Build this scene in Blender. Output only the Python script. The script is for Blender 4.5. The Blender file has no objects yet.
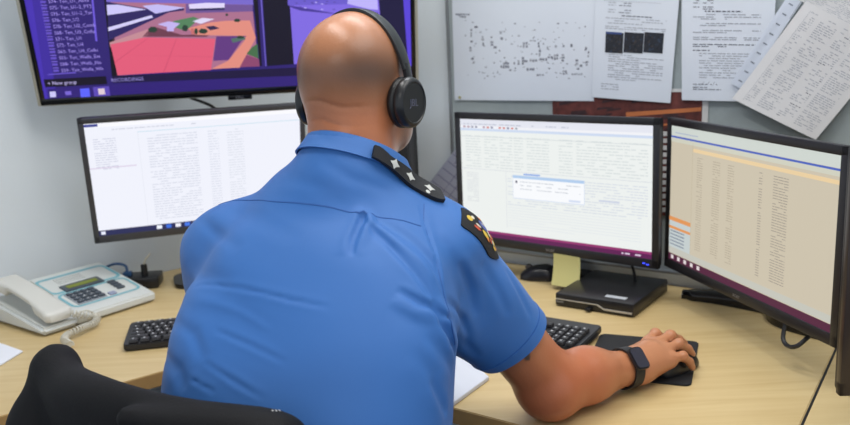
import bpy, bmesh, math, random
import numpy as np
from mathutils import Vector, Matrix
random.seed(7)
sc = bpy.context.scene
COL = sc.collection
PI = math.pi
# ------------------------------------------------------------------ camera model
F, PITCH, ROLL, CH = 851.45, .2094, -.0456, .6372          # heights are measured from the desk top
FLOOR = -.73
fw = Vector((0, math.cos(PITCH), -math.sin(PITCH)))
_r = Vector((1, 0, 0)); _u = Vector((0, math.sin(PITCH), math.cos(PITCH)))
cr = _r*math.cos(ROLL) + _u*math.sin(ROLL)
cu = -_r*math.sin(ROLL) + _u*math.cos(ROLL)
CAM = Vector((0, 0, CH))
def ray(x, y): return fw + cr*((x-425)/F) - cu*((y-212.5)/F)
def G(x, y, z=0.):
    d = ray(x, y); return CAM + d*((z-CH)/d.z)
def AT(x, y, Y):
    d = ray(x, y); return CAM + d*(Y/d.y)
def ONP(x, y, o, n):
    d = ray(x, y); return CAM + d*((o-CAM).dot(n)/d.dot(n))
cam = bpy.data.cameras.new('camera'); camo = bpy.data.objects.new('camera', cam); COL.objects.link(camo)
M = Matrix((cr, cu, -fw)).transposed().to_4x4(); M.translation = CAM; camo.matrix_world = M
cam.sensor_width = 36; cam.lens = 36*F/850; cam.clip_start = .02
cam.dof.use_dof = True; cam.dof.focus_distance = 1.3; cam.dof.aperture_fstop = 5.2
sc.camera = camo
# ------------------------------------------------------------------ materials
MATS = {}
def lin(c):
    return tuple(((v/255)/12.92 if v/255 <= .04045 else ((v/255+.055)/1.055)**2.4) for v in c)
def mat(name, rgb, rough=.5, metal=0., noise=0., nscale=30., bump=0., bscale=200., coat=0., spec=.5, attr=None, sheen=0., sss=0.):
    if name in MATS: return MATS[name]
    m = bpy.data.materials.new(name); m.use_nodes = True; nt = m.node_tree; b = nt.nodes['Principled BSDF']
    c = lin(rgb)+(1,)
    b.inputs['Base Color'].default_value = c; b.inputs['Roughness'].default_value = rough
    b.inputs['Metallic'].default_value = metal; b.inputs['Specular IOR Level'].default_value = spec
    b.inputs['Coat Weight'].default_value = coat; b.inputs['Sheen Weight'].default_value = sheen
    if sss: b.inputs['Subsurface Weight'].default_value = sss; b.inputs['Subsurface Radius'].default_value = (.01, .004, .002); b.inputs['Subsurface Scale'].default_value = 1
    tc = nt.nodes.new('ShaderNodeTexCoord')
    if noise or attr:
        n = nt.nodes.new('ShaderNodeTexNoise'); n.inputs['Scale'].default_value = nscale; n.inputs['Detail'].default_value = 5
        nt.links.new(tc.outputs['Object'], n.inputs['Vector'])
        mx = nt.nodes.new('ShaderNodeMix'); mx.data_type = 'RGBA'
        mx.inputs['A'].default_value = tuple(v*(1-noise) for v in c[:3])+(1,); mx.inputs['B'].default_value = tuple(min(1, v*(1+noise)) for v in c[:3])+(1,)
        nt.links.new(n.outputs['Fac'], mx.inputs['Factor']); out = mx.outputs['Result']
        if attr:
            for an, acol in attr:
                a = nt.nodes.new('ShaderNodeAttribute'); a.attribute_name = an
                m2 = nt.nodes.new('ShaderNodeMix'); m2.data_type = 'RGBA'
                nt.links.new(a.outputs['Fac'], m2.inputs['Factor']); nt.links.new(out, m2.inputs['A']); m2.inputs['B'].default_value = lin(acol)+(1,)
                out = m2.outputs['Result']
        nt.links.new(out, b.inputs['Base Color'])
    if bump:
        n = nt.nodes.new('ShaderNodeTexNoise'); n.inputs['Scale'].default_value = bscale; n.inputs['Detail'].default_value = 3
        nt.links.new(tc.outputs['Object'], n.inputs['Vector'])
        bp = nt.nodes.new('ShaderNodeBump'); bp.inputs['Strength'].default_value = bump; bp.inputs['Distance'].default_value = .002
        nt.links.new(n.outputs['Fac'], bp.inputs['Height']); nt.links.new(bp.outputs['Normal'], b.inputs['Normal'])
    MATS[name] = m; return m
def emat(rgb, s=1.):
    k = 'glow_%d_%d_%d_%d' % (*rgb, int(s*100))
    if k in MATS: return MATS[k]
    m = bpy.data.materials.new(k); m.use_nodes = True; nt = m.node_tree; b = nt.nodes['Principled BSDF']
    b.inputs['Base Color'].default_value = (.01, .01, .01, 1); b.inputs['Roughness'].default_value = .45
    b.inputs['Specular IOR Level'].default_value = .25
    b.inputs['Emission Color'].default_value = lin(rgb)+(1,); b.inputs['Emission Strength'].default_value = s
    MATS[k] = m; return m
def wood():
    m = bpy.data.materials.new('maple_laminate'); m.use_nodes = True; nt = m.node_tree; b = nt.nodes['Principled BSDF']
    tc = nt.nodes.new('ShaderNodeTexCoord'); mp = nt.nodes.new('ShaderNodeMapping'); mp.inputs['Rotation'].default_value = (0, 0, math.radians(36)); mp.inputs['Scale'].default_value = (1.6, 22, 8)
    n = nt.nodes.new('ShaderNodeTexNoise'); n.inputs['Scale'].default_value = 2.2; n.inputs['Detail'].default_value = 6; n.inputs['Distortion'].default_value = .6
    n2 = nt.nodes.new('ShaderNodeTexNoise'); n2.inputs['Scale'].default_value = 3.
    r = nt.nodes.new('ShaderNodeValToRGB'); r.color_ramp.elements[0].position = .3; r.color_ramp.elements[1].position = .72
    r.color_ramp.elements[0].color = lin((190, 162, 110))+(1,); r.color_ramp.elements[1].color = lin((213, 191, 143))+(1,)
    nt.links.new(tc.outputs['Object'], mp.inputs['Vector']); nt.links.new(mp.outputs['Vector'], n.inputs['Vector']); nt.links.new(tc.outputs['Object'], n2.inputs['Vector'])
    a = nt.nodes.new('ShaderNodeMath'); a.operation = 'MULTIPLY_ADD'; a.inputs[1].default_value = .5
    nt.links.new(n2.outputs['Fac'], a.inputs[0]); s = nt.nodes.new('ShaderNodeMath'); s.operation = 'MULTIPLY'; s.inputs[1].default_value = .5
    nt.links.new(n.outputs['Fac'], s.inputs[0]); nt.links.new(s.outputs[0], a.inputs[2]); nt.links.new(a.outputs[0], r.inputs['Fac'])
    nt.links.new(r.outputs['Color'], b.inputs['Base Color']); b.inputs['Roughness'].default_value = .38
    return m
WOOD = wood()
EDGE = mat('desk_edge_band', (190, 150, 95), .5, noise=.1)
BLK = mat('black_plastic', (24, 24, 27), .42)
BLKG = mat('black_gloss', (14, 14, 17), .18)
BEZ = mat('monitor_bezel_black', (34, 34, 38), .38)
KEY = mat('key_black', (40, 40, 44), .45)
WHT = mat('white_plastic', (208, 211, 208), .4)
PAPER = mat('paper_white', (206, 212, 222), .8, noise=.02, nscale=6)
PAPER2 = mat('paper_warm', (206, 205, 206), .8, noise=.03, nscale=6)
INK = mat('ink_grey', (158, 162, 172), .8)
INKM = mat('ink_mid', (128, 131, 143), .8)
INKD = mat('ink_dark', (105, 108, 120), .8)
WALLM = mat('wall_paint', (218, 225, 230), .75, noise=.02, nscale=3, bump=.15, bscale=120)
BOARDM = mat('board_fabric_grey', (160, 170, 173), .9, noise=.06, nscale=90, bump=.3, bscale=500)
SHIRT = mat('blue_shirt_cloth', (48, 106, 178), .58, noise=.03, nscale=8, bump=.12, bscale=1500, sheen=.05)
SHIRTD = mat('blue_shirt_seam', (44, 92, 162), .7)
BLKCLOTH = mat('black_jacket_cloth', (17, 17, 20), .75, noise=.2, nscale=20, bump=.25, bscale=350, spec=.25)
# ------------------------------------------------------------------ objects
def tag(o, label=None, cat=None, group=None, kind=None):
    if label: o['label'] = label
    if cat: o['category'] = cat
    if group: o['group'] = group
    if kind: o['kind'] = kind
    return o
def empty(name, loc, rz, label, cat, group=None):
    o = bpy.data.objects.new(name, None); COL.objects.link(o); o.empty_display_size = .05
    o.matrix_world = Matrix.Translation(Vector(loc)) @ Matrix.Rotation(rz, 4, 'Z')
    return tag(o, label, cat, group)
def root_of(p):
    while p.parent: p = p.parent
    return p
def finish(name, me, mats, parent=None, world=True, smooth=None):
    for m in (mats if isinstance(mats, (list, tuple)) else [mats]): me.materials.append(m)
    o = bpy.data.objects.new(name, me); COL.objects.link(o)
    if parent is not None:
        o.parent = parent
        if world: me.transform(root_of(parent).matrix_world.inverted())
    if smooth is not None:
        me.polygons.foreach_set('use_smooth', [True]*len(me.polygons))
        if smooth < 180:
            try: me.set_sharp_from_angle(angle=math.radians(smooth))
            except Exception: pass
    return o
def build(name, bm, mats, parent=None, world=True, smooth=40):
    bmesh.ops.recalc_face_normals(bm, faces=bm.faces) if not getattr(bm, 'norecalc', False) else None
    me = bpy.data.meshes.new(name); bm.to_mesh(me); bm.free()
    return finish(name, me, mats, parent, world, smooth)
def merge(bm, tb, mx=None, mi=0):
    if mx is not None: tb.transform(mx)
    for f in tb.faces: f.material_index = mi
    me = bpy.data.meshes.new('t'); tb.to_mesh(me); tb.free(); bm.from_mesh(me); bpy.data.meshes.remove(me)
def box(bm, c, s, bev=0., mx=None, mi=0, seg=2):
    tb = bmesh.new(); bmesh.ops.create_cube(tb, size=1)
    for v in tb.verts: v.co = Vector((v.co.x*s[0], v.co.y*s[1], v.co.z*s[2]))
    if bev: bmesh.ops.bevel(tb, geom=list(tb.edges), offset=bev, segments=seg, affect='EDGES', profile=.5)
    for v in tb.verts: v.co += Vector(c)
    merge(bm, tb, mx, mi); return bm
def cyl(bm, a, b, r, r2=None, n=20, mi=0, caps=True, bev=0.):
    a, b = Vector(a), Vector(b); d = b-a
    tb = bmesh.new(); bmesh.ops.create_cone(tb, cap_ends=caps, segments=n, radius1=r, radius2=r if r2 is None else r2, depth=d.length)
    if bev: bmesh.ops.bevel(tb, geom=[e for e in tb.edges if len([f for f in e.link_faces if len(f.verts) > 4])], offset=bev, segments=2, affect='EDGES')
    mx = Matrix.Translation((a+b)/2) @ d.to_track_quat('Z', 'Y').to_matrix().to_4x4()
    merge(bm, tb, mx, mi); return bm
def prism(bm, pts, z0, z1, bev=0., mi=0, mx=None):
    tb = bmesh.new(); vs = [tb.verts.new((p[0], p[1], z0)) for p in pts]; f = tb.faces.new(vs)
    r = bmesh.ops.extrude_face_region(tb, geom=[f]); bmesh.ops.translate(tb, vec=(0, 0, z1-z0), verts=[v for v in r['geom'] if isinstance(v, bmesh.types.BMVert)])
    bmesh.ops.recalc_face_normals(tb, faces=tb.faces)
    if bev: bmesh.ops.bevel(tb, geom=list(tb.edges), offset=bev, segments=2, affect='EDGES')
    merge(bm, tb, mx, mi); return bm
def smooth_path(pts, n=8):
    P = [Vector(p) for p in pts]; P = [P[0]*2-P[1]]+P+[P[-1]*2-P[-2]]; out = []
    for i in range(1, len(P)-2):
        for k in range(n):
            t = k/n; a, b, c, d = P[i-1:i+3]
            out.append(.5*((2*b)+(c-a)*t+(2*a-5*b+4*c-d)*t*t+(3*b-a-3*c+d)*t**3))
    out.append(P[-2]); return out
def tube(bm, pts, r, n=8, mi=0, sm=6):
    pts = smooth_path(pts, sm) if sm > 1 else [Vector(p) for p in pts]
    rings = []; up = Vector((0, 0, 1)); prev = None
    for i, p in enumerate(pts):
        t = (pts[min(i+1, len(pts)-1)]-pts[max(i-1, 0)]).normalized()
        if prev is None: prev = t.orthogonal().normalized()
        prev = (prev-t*prev.dot(t)).normalized(); q = t.cross(prev)
        rr = r(i/(len(pts)-1)) if callable(r) else r
        rings.append([bm.verts.new(p+prev*math.cos(2*PI*k/n)*rr+q*math.sin(2*PI*k/n)*rr) for k in range(n)])
    for A, B in zip(rings, rings[1:]):
        for k in range(n): bm.faces.new((A[k], A[(k+1) % n], B[(k+1) % n], B[k])).material_index = mi
    bm.faces.new(rings[0][::-1]); bm.faces.new(rings[-1]); return bm
def rrect(w, h, r, n=5, cx=0, cy=0):
    o = []
    for (sx, sy, a0) in ((1, 1, 0), (-1, 1, PI/2), (-1, -1, PI), (1, -1, 1.5*PI)):
        for k in range(n+1):
            a = a0+PI/2*k/n; o.append((cx+sx*(w/2-r)+r*math.cos(a), cy+sy*(h/2-r)+r*math.sin(a)))
    return o
_tc = {}
def text_bm(bm, s, size, mx, mi=0, align='LEFT', extrude=0):
    c = bpy.data.curves.new('t', 'FONT'); c.body = s; c.size = size; c.align_x = align; c.extrude = extrude; c.resolution_u = 2
    o = bpy.data.objects.new('t', c); COL.objects.link(o)
    dg = bpy.context.evaluated_depsgraph_get(); me = bpy.data.meshes.new_from_object(o.evaluated_get(dg))
    tb = bmesh.new(); tb.from_mesh(me); bpy.data.meshes.remove(me); bpy.data.objects.remove(o); bpy.data.curves.remove(c)
    merge(bm, tb, mx, mi)
class Flat:
    """flat artwork on a plane: polygons with their own colours, one mesh"""
    def __init__(s, o, ux, uy, mk): s.o, s.ux, s.uy, s.n = Vector(o), Vector(ux), Vector(uy), Vector(ux).cross(Vector(uy)).normalized(); s.bm = bmesh.new(); s.mats = []; s.ix = {}; s.mk = mk
    def mi(s, c):
        if c not in s.ix: s.ix[c] = len(s.mats); s.mats.append(s.mk(c))
        return s.ix[c]
    def poly(s, pts, c, L=1):
        vs = [s.bm.verts.new(s.o+s.ux*u+s.uy*v+s.n*(.0003*L)) for u, v in pts]
        f = s.bm.faces.new(vs); f.material_index = s.mi(c)
        f.normal_update()
        if f.normal.dot(s.n) < 0: f.normal_flip()
    def rect(s, u0, v0, u1, v1, c, L=1): s.poly([(u0, v0), (u1, v0), (u1, v1), (u0, v1)], c, L)
    def px(s, pts, c, L=1):
        out = []
        for x, y in pts:
            p = ONP(x, y, s.o, s.n)-s.o; out.append((p.dot(s.ux)/s.ux.length_squared, p.dot(s.uy)/s.uy.length_squared))
        s.poly(out, c, L)
    def text(s, st, u, v, size, c, L=2):
        mx = Matrix((s.ux.normalized(), s.uy.normalized(), s.n)).transposed().to_4x4(); mx.translation = s.o+s.ux*u+s.uy*v+s.n*(.0003*L)
        text_bm(s.bm, st, size, mx, s.mi(c))
    def pxtext(s, st, x, y, size, c, L=3):
        p = ONP(x, y, s.o, s.n)-s.o; s.text(st, p.dot(s.ux)/s.ux.length_squared, p.dot(s.uy)/s.uy.length_squared, size, c, L)
    def words(s, u0, u1, v, h, c, L=2, dens=.8, wl=(.008, .03)):
        u = u0
        while u < u1:
            w = random.uniform(*wl)
            if random.random() < dens: s.rect(u, v, min(u+w, u1), v+h, c, L)
            u += w+h*.6
    def done(s, name, parent): me = bpy.data.meshes.new(name); s.bm.to_mesh(me); s.bm.free(); return finish(name, me, s.mats, parent)
# ------------------------------------------------------------------ room
RY = math.radians(-36.1); RD = Vector((math.cos(RY), math.sin(RY), 0)); RN = Vector((-RD.y, RD.x, 0))   # right wall: along, away from viewer
LY = math.radians(36.9); LD = Vector((math.cos(LY), math.sin(LY), 0)); LN = Vector((-LD.y, LD.x, 0))
RP = Vector((.222, 2.286, 0)); LP = Vector((-.751, 2.357, 0))
def isect(p, d, q, e):
    den = d.x*e.y-d.y*e.x; t = ((q.x-p.x)*e.y-(q.y-p.y)*e.x)/den; return p+d*t
CORNER = isect(RP, RD, LP, LD)
CEIL = 1.85
def wall(name, a, b, n, m):
    bm = bmesh.new(); t = .1
    pts = [a, b, b+n*t, a+n*t]; prism(bm, [(p.x, p.y) for p in pts], FLOOR, CEIL)
    return tag(build(name, bm, m), kind='structure')
wall('wall_left', CORNER-LD*2.6, CORNER, LN, WALLM)
wall('wall_right', CORNER, CORNER+RD*3.4, RN, WALLM)
bm = bmesh.new(); box(bm, (0, .6, FLOOR-.05), (7, 7, .1)); tag(build('floor', bm, mat('floor_carpet', (92, 94, 98), .95, noise=.25, nscale=150, bump=.5, bscale=600)), kind='structure')
bm = bmesh.new(); box(bm, (0, .6, CEIL+.05), (7, 7, .1)); tag(build('ceiling', bm, mat('ceiling_white', (235, 236, 232), .9)), kind='structure')
for nm, p, d, L in (('baseboard_left', CORNER-LD*2.6, LD, 2.6), ('baseboard_right', CORNER, RD, 3.4)):
    n = LN if nm.endswith('left') else RN; bm = bmesh.new(); q = p+d*(.02 if n is RN else 0); e = p+d*(L-.02)
    prism(bm, [(v.x, v.y) for v in (q, e, e-n*.012, q-n*.012)], FLOOR, FLOOR+.09); tag(build(nm, bm, mat('baseboard', (120, 122, 122), .6)), kind='structure')
# pinboard on the right wall
def rw(x, y, off=0.): return ONP(x, y, RP-RN*off, RN)
b0 = rw(451, 0); s0 = (b0-RP).dot(RD)
BOARD = .012
t = empty('pinboard', RP+RD*(s0+1.1)-RN*.006+Vector((0, 0, .3)), RY, 'grey fabric covered pinboard fixed to the wall behind the right hand monitors', 'pinboard')
bm = bmesh.new(); box(bm, (0, 0, .39), (2.2, BOARD, 1.3)); build('board_panel', bm, BOARDM, t, world=False)
bm = bmesh.new(); AL = mat('aluminium_trim', (150, 154, 158), .4, .6)
for sx in (-1, 1): box(bm, (sx*1.104, -.002, .39), (.008, .02, 1.316), .001)
for z in (-.264, 1.044): box(bm, (0, -.002, z), (2.2, .02, .008), .001)
build('frame', bm, AL, t, world=False)
# ------------------------------------------------------------------ papers on the board
BO = RP-RN*(BOARD+.0015)
def sheet(name, pxs, m, off, label, cat, art=None, bulge=.004, group=None, curl=0.):
    """pinned sheet: bilinear quad on the board, gently bowed off it, real thickness, printed marks follow the bow"""
    o = BO-RN*off; P = [ONP(x, y, o, RN) for x, y in pxs]          # TL TR BR BL
    def f(u, v, lift=0.):
        top = P[0].lerp(P[1], u); bot = P[3].lerp(P[2], u); q = bot.lerp(top, v)
        b = bulge*(math.sin(PI*u)*.6+.4*math.sin(2.2*PI*u+1)*math.sin(PI*v)+.3)+curl*(1-v)**3*.02
        return q-RN*(max(b, 0)+lift)
    bm = bmesh.new(); n = 14
    for lift, flip in ((.0003, False), (0., True)):
        g = [[bm.verts.new(f(i/n, j/n, lift)) for i in range(n+1)] for j in range(n+1)]
        for j in range(n):
            for i in range(n):
                q = (g[j][i], g[j][i+1], g[j+1][i+1], g[j+1][i]); bm.faces.new(q if not flip else q[::-1])
        if lift: G1 = g
        else: G2 = g
    e1 = [G1[0][i] for i in range(n)]+[G1[j][n] for j in range(n)]+[G1[n][i] for i in range(n, 0, -1)]+[G1[j][0] for j in range(n, 0, -1)]
    e2 = [G2[0][i] for i in range(n)]+[G2[j][n] for j in range(n)]+[G2[n][i] for i in range(n, 0, -1)]+[G2[j][0] for j in range(n, 0, -1)]
    for i in range(len(e1)): bm.faces.new((e1[i], e1[(i+1) % len(e1)], e2[(i+1) % len(e1)], e2[i]))
    c = f(.5, .5)
    t = empty(name, c, RY, label, cat, group); build('sheet', bm, m, t)
    W = (P[1]-P[0]).length; H = (P[3]-P[0]).length
    if art:
        class A: pass
        a = A(); a.W, a.H = W, H; a.bm = bmesh.new(); a.mats = []; a.ix = {}
        def inv(x, y):                                            # pixel on the board plane -> u, v
            q = ONP(x, y, o, RN); u = v = .5
            for _ in range(12):
                top = P[0].lerp(P[1], u); bot = P[3].lerp(P[2], u); e = q-bot.lerp(top, v)
                du = ((P[1]-P[0])*v+(P[2]-P[3])*(1-v)); dv = top-bot
                A_, B_, C_ = du.dot(du), du.dot(dv), dv.dot(dv); r1, r2 = e.dot(du), e.dot(dv); D = A_*C_-B_*B_
                u += (r1*C_-r2*B_)/D; v += (r2*A_-r1*B_)/D
            return u, v
        a.inv = inv
        def poly(pts, mm, L=1):
            if mm.name not in a.ix: a.ix[mm.name] = len(a.mats); a.mats.append(mm)
            fc = a.bm.faces.new([a.bm.verts.new(f(u, v, .0005+.0002*L)) for u, v in pts]); fc.material_index = a.ix[mm.name]
            fc.normal_update()
            if fc.normal.dot(RN) > 0: fc.normal_flip()
        a.poly = poly
        def rect(u0, v0, u1, v1, mm, L=1):
            k = max(1, int(abs(u1-u0)*14)); 
            for i in range(k): x0 = u0+(u1-u0)*i/k; x1 = u0+(u1-u0)*(i+1)/k; poly([(x0, v0), (x1, v0), (x1, v1), (x0, v1)], mm, L)
        a.rect = rect
        def words(u0, u1, v, h, mm, dens=.85, wl=(.02, .07)):
            u = u0
            while u < u1:
                w = random.uniform(*wl); e = min(u+w, u1)
                if random.random() < dens: poly([(u, v), (e, v), (e, v+h), (u, v+h)], mm)
                u = e+.012
        a.words = words
        art(a); me = bpy.data.meshes.new('print'); a.bm.to_mesh(me); a.bm.free(); finish('print', me, a.mats, t)
    return t, f
RUST = mat('print_rust', (92, 44, 40), .7, noise=.95, nscale=45); RUSTD = mat('print_dark_rust', (56, 34, 38), .7, noise=.8, nscale=60)
ORNG = mat('print_orange', (190, 112, 66), .7); PHOTO = mat('print_photo_dark', (22, 26, 36), .5, noise=.7, nscale=160)
PHOTOB = mat('print_photo_blue', (46, 66, 120), .5); WHITEP = mat('print_white', (205, 205, 205), .8)
def poster_art(a):
    a.rect(.0, 0, .965, .975, RUST)
    for k in range(60):
        u, v = random.uniform(0, .85), random.uniform(.05, .93); w, h = random.uniform(.04, .12), random.uniform(.02, .07)
        a.poly([(u, v), (u+w, v+.02), (u+w*.9, v+h), (u+.01, v+h*.8)], RUSTD, 2)
    a.poly([(.5, .78), (.96, .83), (.96, .86), (.5, .815)], ORNG, 3)
    a.poly([(.05, .86), (.3, .93), (.3, .95), (.05, .885)], RUSTD, 3)
    a.poly([(.62, .70), (.95, .74), (.95, .755), (.62, .715)], ORNG, 3)
    for k in range(12): v = .03+k*.055; a.rect(.70, v, .775, v+.035, WHITEP, 4)
sheet('aerial_poster', [(552, 87.5), (709, 89), (705, 216), (556, 214)], WHITEP, .0005, 'dark red aerial photo poster half covered by printed sheets and monitors', 'poster', poster_art, .001)
def map_art(a):
    def blk(x, y, w, h, m=INKD):
        if w*h > 7:
            nx, ny = max(1, int(w/2.2)), max(1, int(h/2.4))
            for i in range(nx):
                for j in range(ny):
                    if random.random() < .93: blk(x+w*i/nx+random.uniform(0, .3), y+h*j/ny+random.uniform(0, .4), w/nx*random.uniform(.6, .95), h/ny*random.uniform(.6, .95), random.choice((INKM, INKM, INK)))
            return
        u, v = a.inv(x, y); u1, v1 = a.inv(x+w, y+h); a.rect(u, v1, u1, v, m)
    blk(456, 13.5, 15, 2.2); blk(460, 15.5, 7, 2.4)
    for x, y, w, h in ((471, 29, 2.6, 14), (470, 44, 3, 8), (471.5, 54, 3, 7), (482, 36, 3, 5), (483, 42, 2.5, 4), (491, 34, 2, 5), (491, 41, 3, 5), (500, 31, 2.6, 4), (501, 37, 2.6, 4), (494, 46, 4, 2.4), (475, 26, 3.5, 1.8),
                       (523, 42, 6, 6), (530, 40, 7, 1.5), (538, 42, 2.4, 6), (539, 49, 3, 7), (547, 46, 2.6, 4), (555, 45, 2.6, 3), (563, 45, 3, 3), (571, 44, 2, 3), (552, 54, 7, 6), (562, 54, 3, 8), (583, 47, 5, 4), (588, 51, 2, 7), (576, 59, 3, 6), (580, 64, 3.5, 4), (586, 61, 3, 5),
                       (501, 62, 9, 6.5), (514, 59, 2.4, 6), (518, 60, 2.4, 5), (522, 57, 6, 8), (530, 59, 8, 3), (540, 58, 8, 3), (548, 56, 6, 3), (527, 68, 8, 3), (537, 74, 8, 2.2), (563, 70, 5, 5), (572, 73, 11, 2.2), (574, 68, 6, 2)):
        blk(x, y, w, h, INKD)
    for k in range(110): blk(random.uniform(463, 586), random.uniform(20, 78), random.uniform(.7, 2.4), random.uniform(.6, 1.4), random.choice((INK, INKM)))
t, _ = sheet('site_plan', [(451.5, -34), (597, -32), (594, 101), (455, 100)], PAPER, .002, 'large white site plan with small grey building outlines, leftmost sheet on the pinboard', 'paper', map_art, .003)
bm = bmesh.new(); p = rw(459.5, 97.5, .02); cyl(bm, p, p+RN*.008, .004, .0025, 12); build('drawing_pin', bm, mat('brass_pin', (190, 180, 120), .3, .8), t)
PHC = [mat('photo_slate', (40, 52, 72), .6), mat('photo_black', (10, 12, 18), .6), mat('photo_brown', (58, 50, 50), .6)]
def docA(a):
    def V(y, x=632): return a.inv(x, y)[1]
    for k, x0 in enumerate((606.5, 625, 645)):
        u0, v1 = a.inv(x0, 32); u1, v0 = a.inv(x0+(16.5 if k == 0 else 18), 53.5); a.rect(u0, v0, u1, v1, PHOTO, 2)
        for _ in range(34):
            uu, vv = random.uniform(u0, u1-.03), random.uniform(v0, v1-.03); a.poly([(uu, vv), (uu+random.uniform(.008, .03), vv+.004), (uu+.02, vv+random.uniform(.01, .025)), (uu+.003, vv+.012)], random.choice(PHC), 3)
        if k == 0: a.rect(u0, v1-.012, u0+(u1-u0)*.9, v1+.004, PHOTOB, 3)
    for y in (4, 6.5, 11, 13.5): a.words(.17, .26, V(y), .006, INK); a.words(.3, .45, V(y), .006, INKD)
    a.words(.34, .75, V(16.8), .008, INKD)
    for y in (19.5, 22, 24.5, 28, 30): a.words(.14, .88 if y != 24.5 else .6, V(y), .006, INK)
    for y in np.arange(56, 83, 2.25): a.words(.2, .88 if int(y) % 4 else .6, V(y), .006, INK, wl=(.03, .1))
    for y in (86, 88.5, 91): a.words(.12, .35, V(y), .006, INK)
    a.rect(0.1, V(2), .8, V(2)+.002, INK)
sheet('printed_notice', [(597, -34), (682, -30), (670.5, 103), (592, 97)], PAPER, .005, 'white printed notice with a row of three dark photos, pinned to the board', 'paper', docA, .003)
def docB(a):
    def V(y, x=720): return a.inv(x, y)[1]
    for y in (1, 3.5, 7.5, 9.5): a.words(.13, .2, V(y), .006, INKD); a.words(.24, .36, V(y), .006, INKD)
    a.words(.26, .66, V(12), .009, INKD)
    for y in (15, 17.5, 19.5, 24, 26, 31, 33, 38, 40, 45, 47): a.words(.13, .86 if y not in (19.5, 26, 47, 33) else .5, V(y), .0065, INK if y < 44 else INKD, wl=(.03, .1))
    a.words(.13, .32, V(51), .007, INKD)
    for y in np.arange(54, 79, 2.4): a.words(.2, .9 if int(y) % 5 else .55, V(y), .006, INK, wl=(.03, .1))
    u, v = a.inv(700, 84)
    for k in range(7): a.poly([(u+k*.03, v), (u+k*.03+.02, v+.012*((k % 2)*2-1)+.006), (u+k*.03+.025, v+.012*((k % 2)*2-1)+.008), (u+k*.03+.008, v+.003)], INKD)
    for y in (85, 88, 90): a.words(.13, .3 if y != 90 else .45, V(y), .006, INKD)
sheet('typed_letter', [(682, -34), (777, -34), (772, 102), (682, 100)], PAPER, .008, 'white typed letter with a signature, hanging upright right of the photo notice', 'paper', docB, .003)
def docC2(a):
    for k in range(30): a.words(.08, .92, .04+k*.032, .008, INK, wl=(.02, .06))
sheet('printed_page', [(806, -42), (905, -26), (895, 49), (795, -2)], PAPER2, .011, 'printed page at the top right, mostly under the tilted list', 'paper', docC2, .002)
def sleeve(a):
    for k in range(9): 
        v = .06+k*.108; a.poly([(.35, v), (.65, v), (.65, v+.012), (.35, v+.012)], mat('punch_hole_shadow', (120, 126, 138), .8))
    a.rect(.92, 0, .97, 1, INK)
sheet('punched_strip', [(789, -6), (802, 2), (743, 90), (731, 83)], mat('plastic_sleeve', (196, 203, 216), .35), .016, 'white punched plastic binder strip along the edge of the tilted list', 'binder strip', sleeve, .002)
def docC(a):
    for k in range(46):
        v = .05+k*.0198
        if k % 9 == 8: continue
        a.words(.12, .2, v, .006, INK, .8, (.015, .04)); a.words(.26, .45, v, .006, INK, .75, (.02, .06)); a.words(.5, .66, v, .006, INKD if k % 7 == 0 else INK, .6, (.02, .05)); a.words(.7, .92, v, .006, INK, .85, (.02, .06))
    a.rect(.105, .03, .108, .95, INK)
sheet('printed_list', [(806, 1), (893, 46), (817, 139), (734, 98)], PAPER2, .014, 'big printed list pinned at a steep tilt above the right monitor', 'paper', docC, .004, curl=.6)
def grid_art(a):
    g = mat('print_lilac', (122, 122, 150), .8)
    for k in range(1, 9): a.rect(.02, k*.11, .98, k*.11+.012, g); a.rect(k*.11, .02, k*.11+.012, .98, g)
# ------------------------------------------------------------------ desks
rn = Vector((.588, .809, 0)).normalized()
RFP = Vector((.05, 1.355, 0)); LFP = Vector((-.5655, 1.573, 0))
inner = isect(RFP, RD, LFP, LD)
J0, J1 = G(833, 352), G(800, 425); JD = (J0-J1).normalized()
Jb = isect(J0, JD, RP-RN*.004, RD); Jf = isect(J0, JD, RFP, RD)
cw = isect(RP-RN*.004, RD, LP-LN*.004, LD)
Le = LD*1.25
def fillet(a, c, b, r=.16, n=8):
    d1, d2 = (a-c).normalized(), (b-c).normalized(); p0, p2 = c+d1*r, c+d2*r
    return [p0*(1-t)**2+c*2*t*(1-t)+p2*t*t for t in [i/n for i in range(n+1)]]
lpb, lpf = LP-LN*.004-Le*.62, LFP-Le*.62+Vector((0, 0, 0))
lpf = isect(lpb, LN, LFP, LD)
out = [lpf]+fillet(LFP, inner, RFP)+[Jf, Jb, cw, lpb]
t = empty('desk', (inner.x, inner.y+.2, FLOOR), 0, 'pale maple corner desk running along both walls, carrying phone and monitors', 'desk')
def slab(name, pts, parent):
    bm = bmesh.new(); n = len(pts)
    prism(bm, [(p.x, p.y) for p in pts], -.03, 0, .0015)
    for f in bm.faces: f.material_index = 0 if abs(f.normal.z) > .5 else 1
    bm.normal_update()
    for f in bm.faces: f.material_index = 0 if abs(f.normal.z) > .5 else 1
    return build(name, bm, [WOOD, EDGE], parent, smooth=30)
slab('desk_top', out, t)
LEGM = mat('desk_leg_grey', (120, 122, 125), .4, .3)
def panel(p, d, name='side_panel', parent=None, L=.6):
    bm = bmesh.new(); q = p+d*.06; e = p+d*(.06+L); s = Vector((-d.y, d.x, 0))*.012
    prism(bm, [(v.x, v.y) for v in (q-s, e-s, e+s, q+s)], FLOOR, -.03); build(name, bm, LEGM, parent)
panel(lpf+LD*.05, LN, parent=t); panel(Jf-RD*.06, RN, parent=t); panel(inner+(cw-inner).normalized()*.35, (cw-inner).normalized(), parent=t, L=.5)
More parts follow.
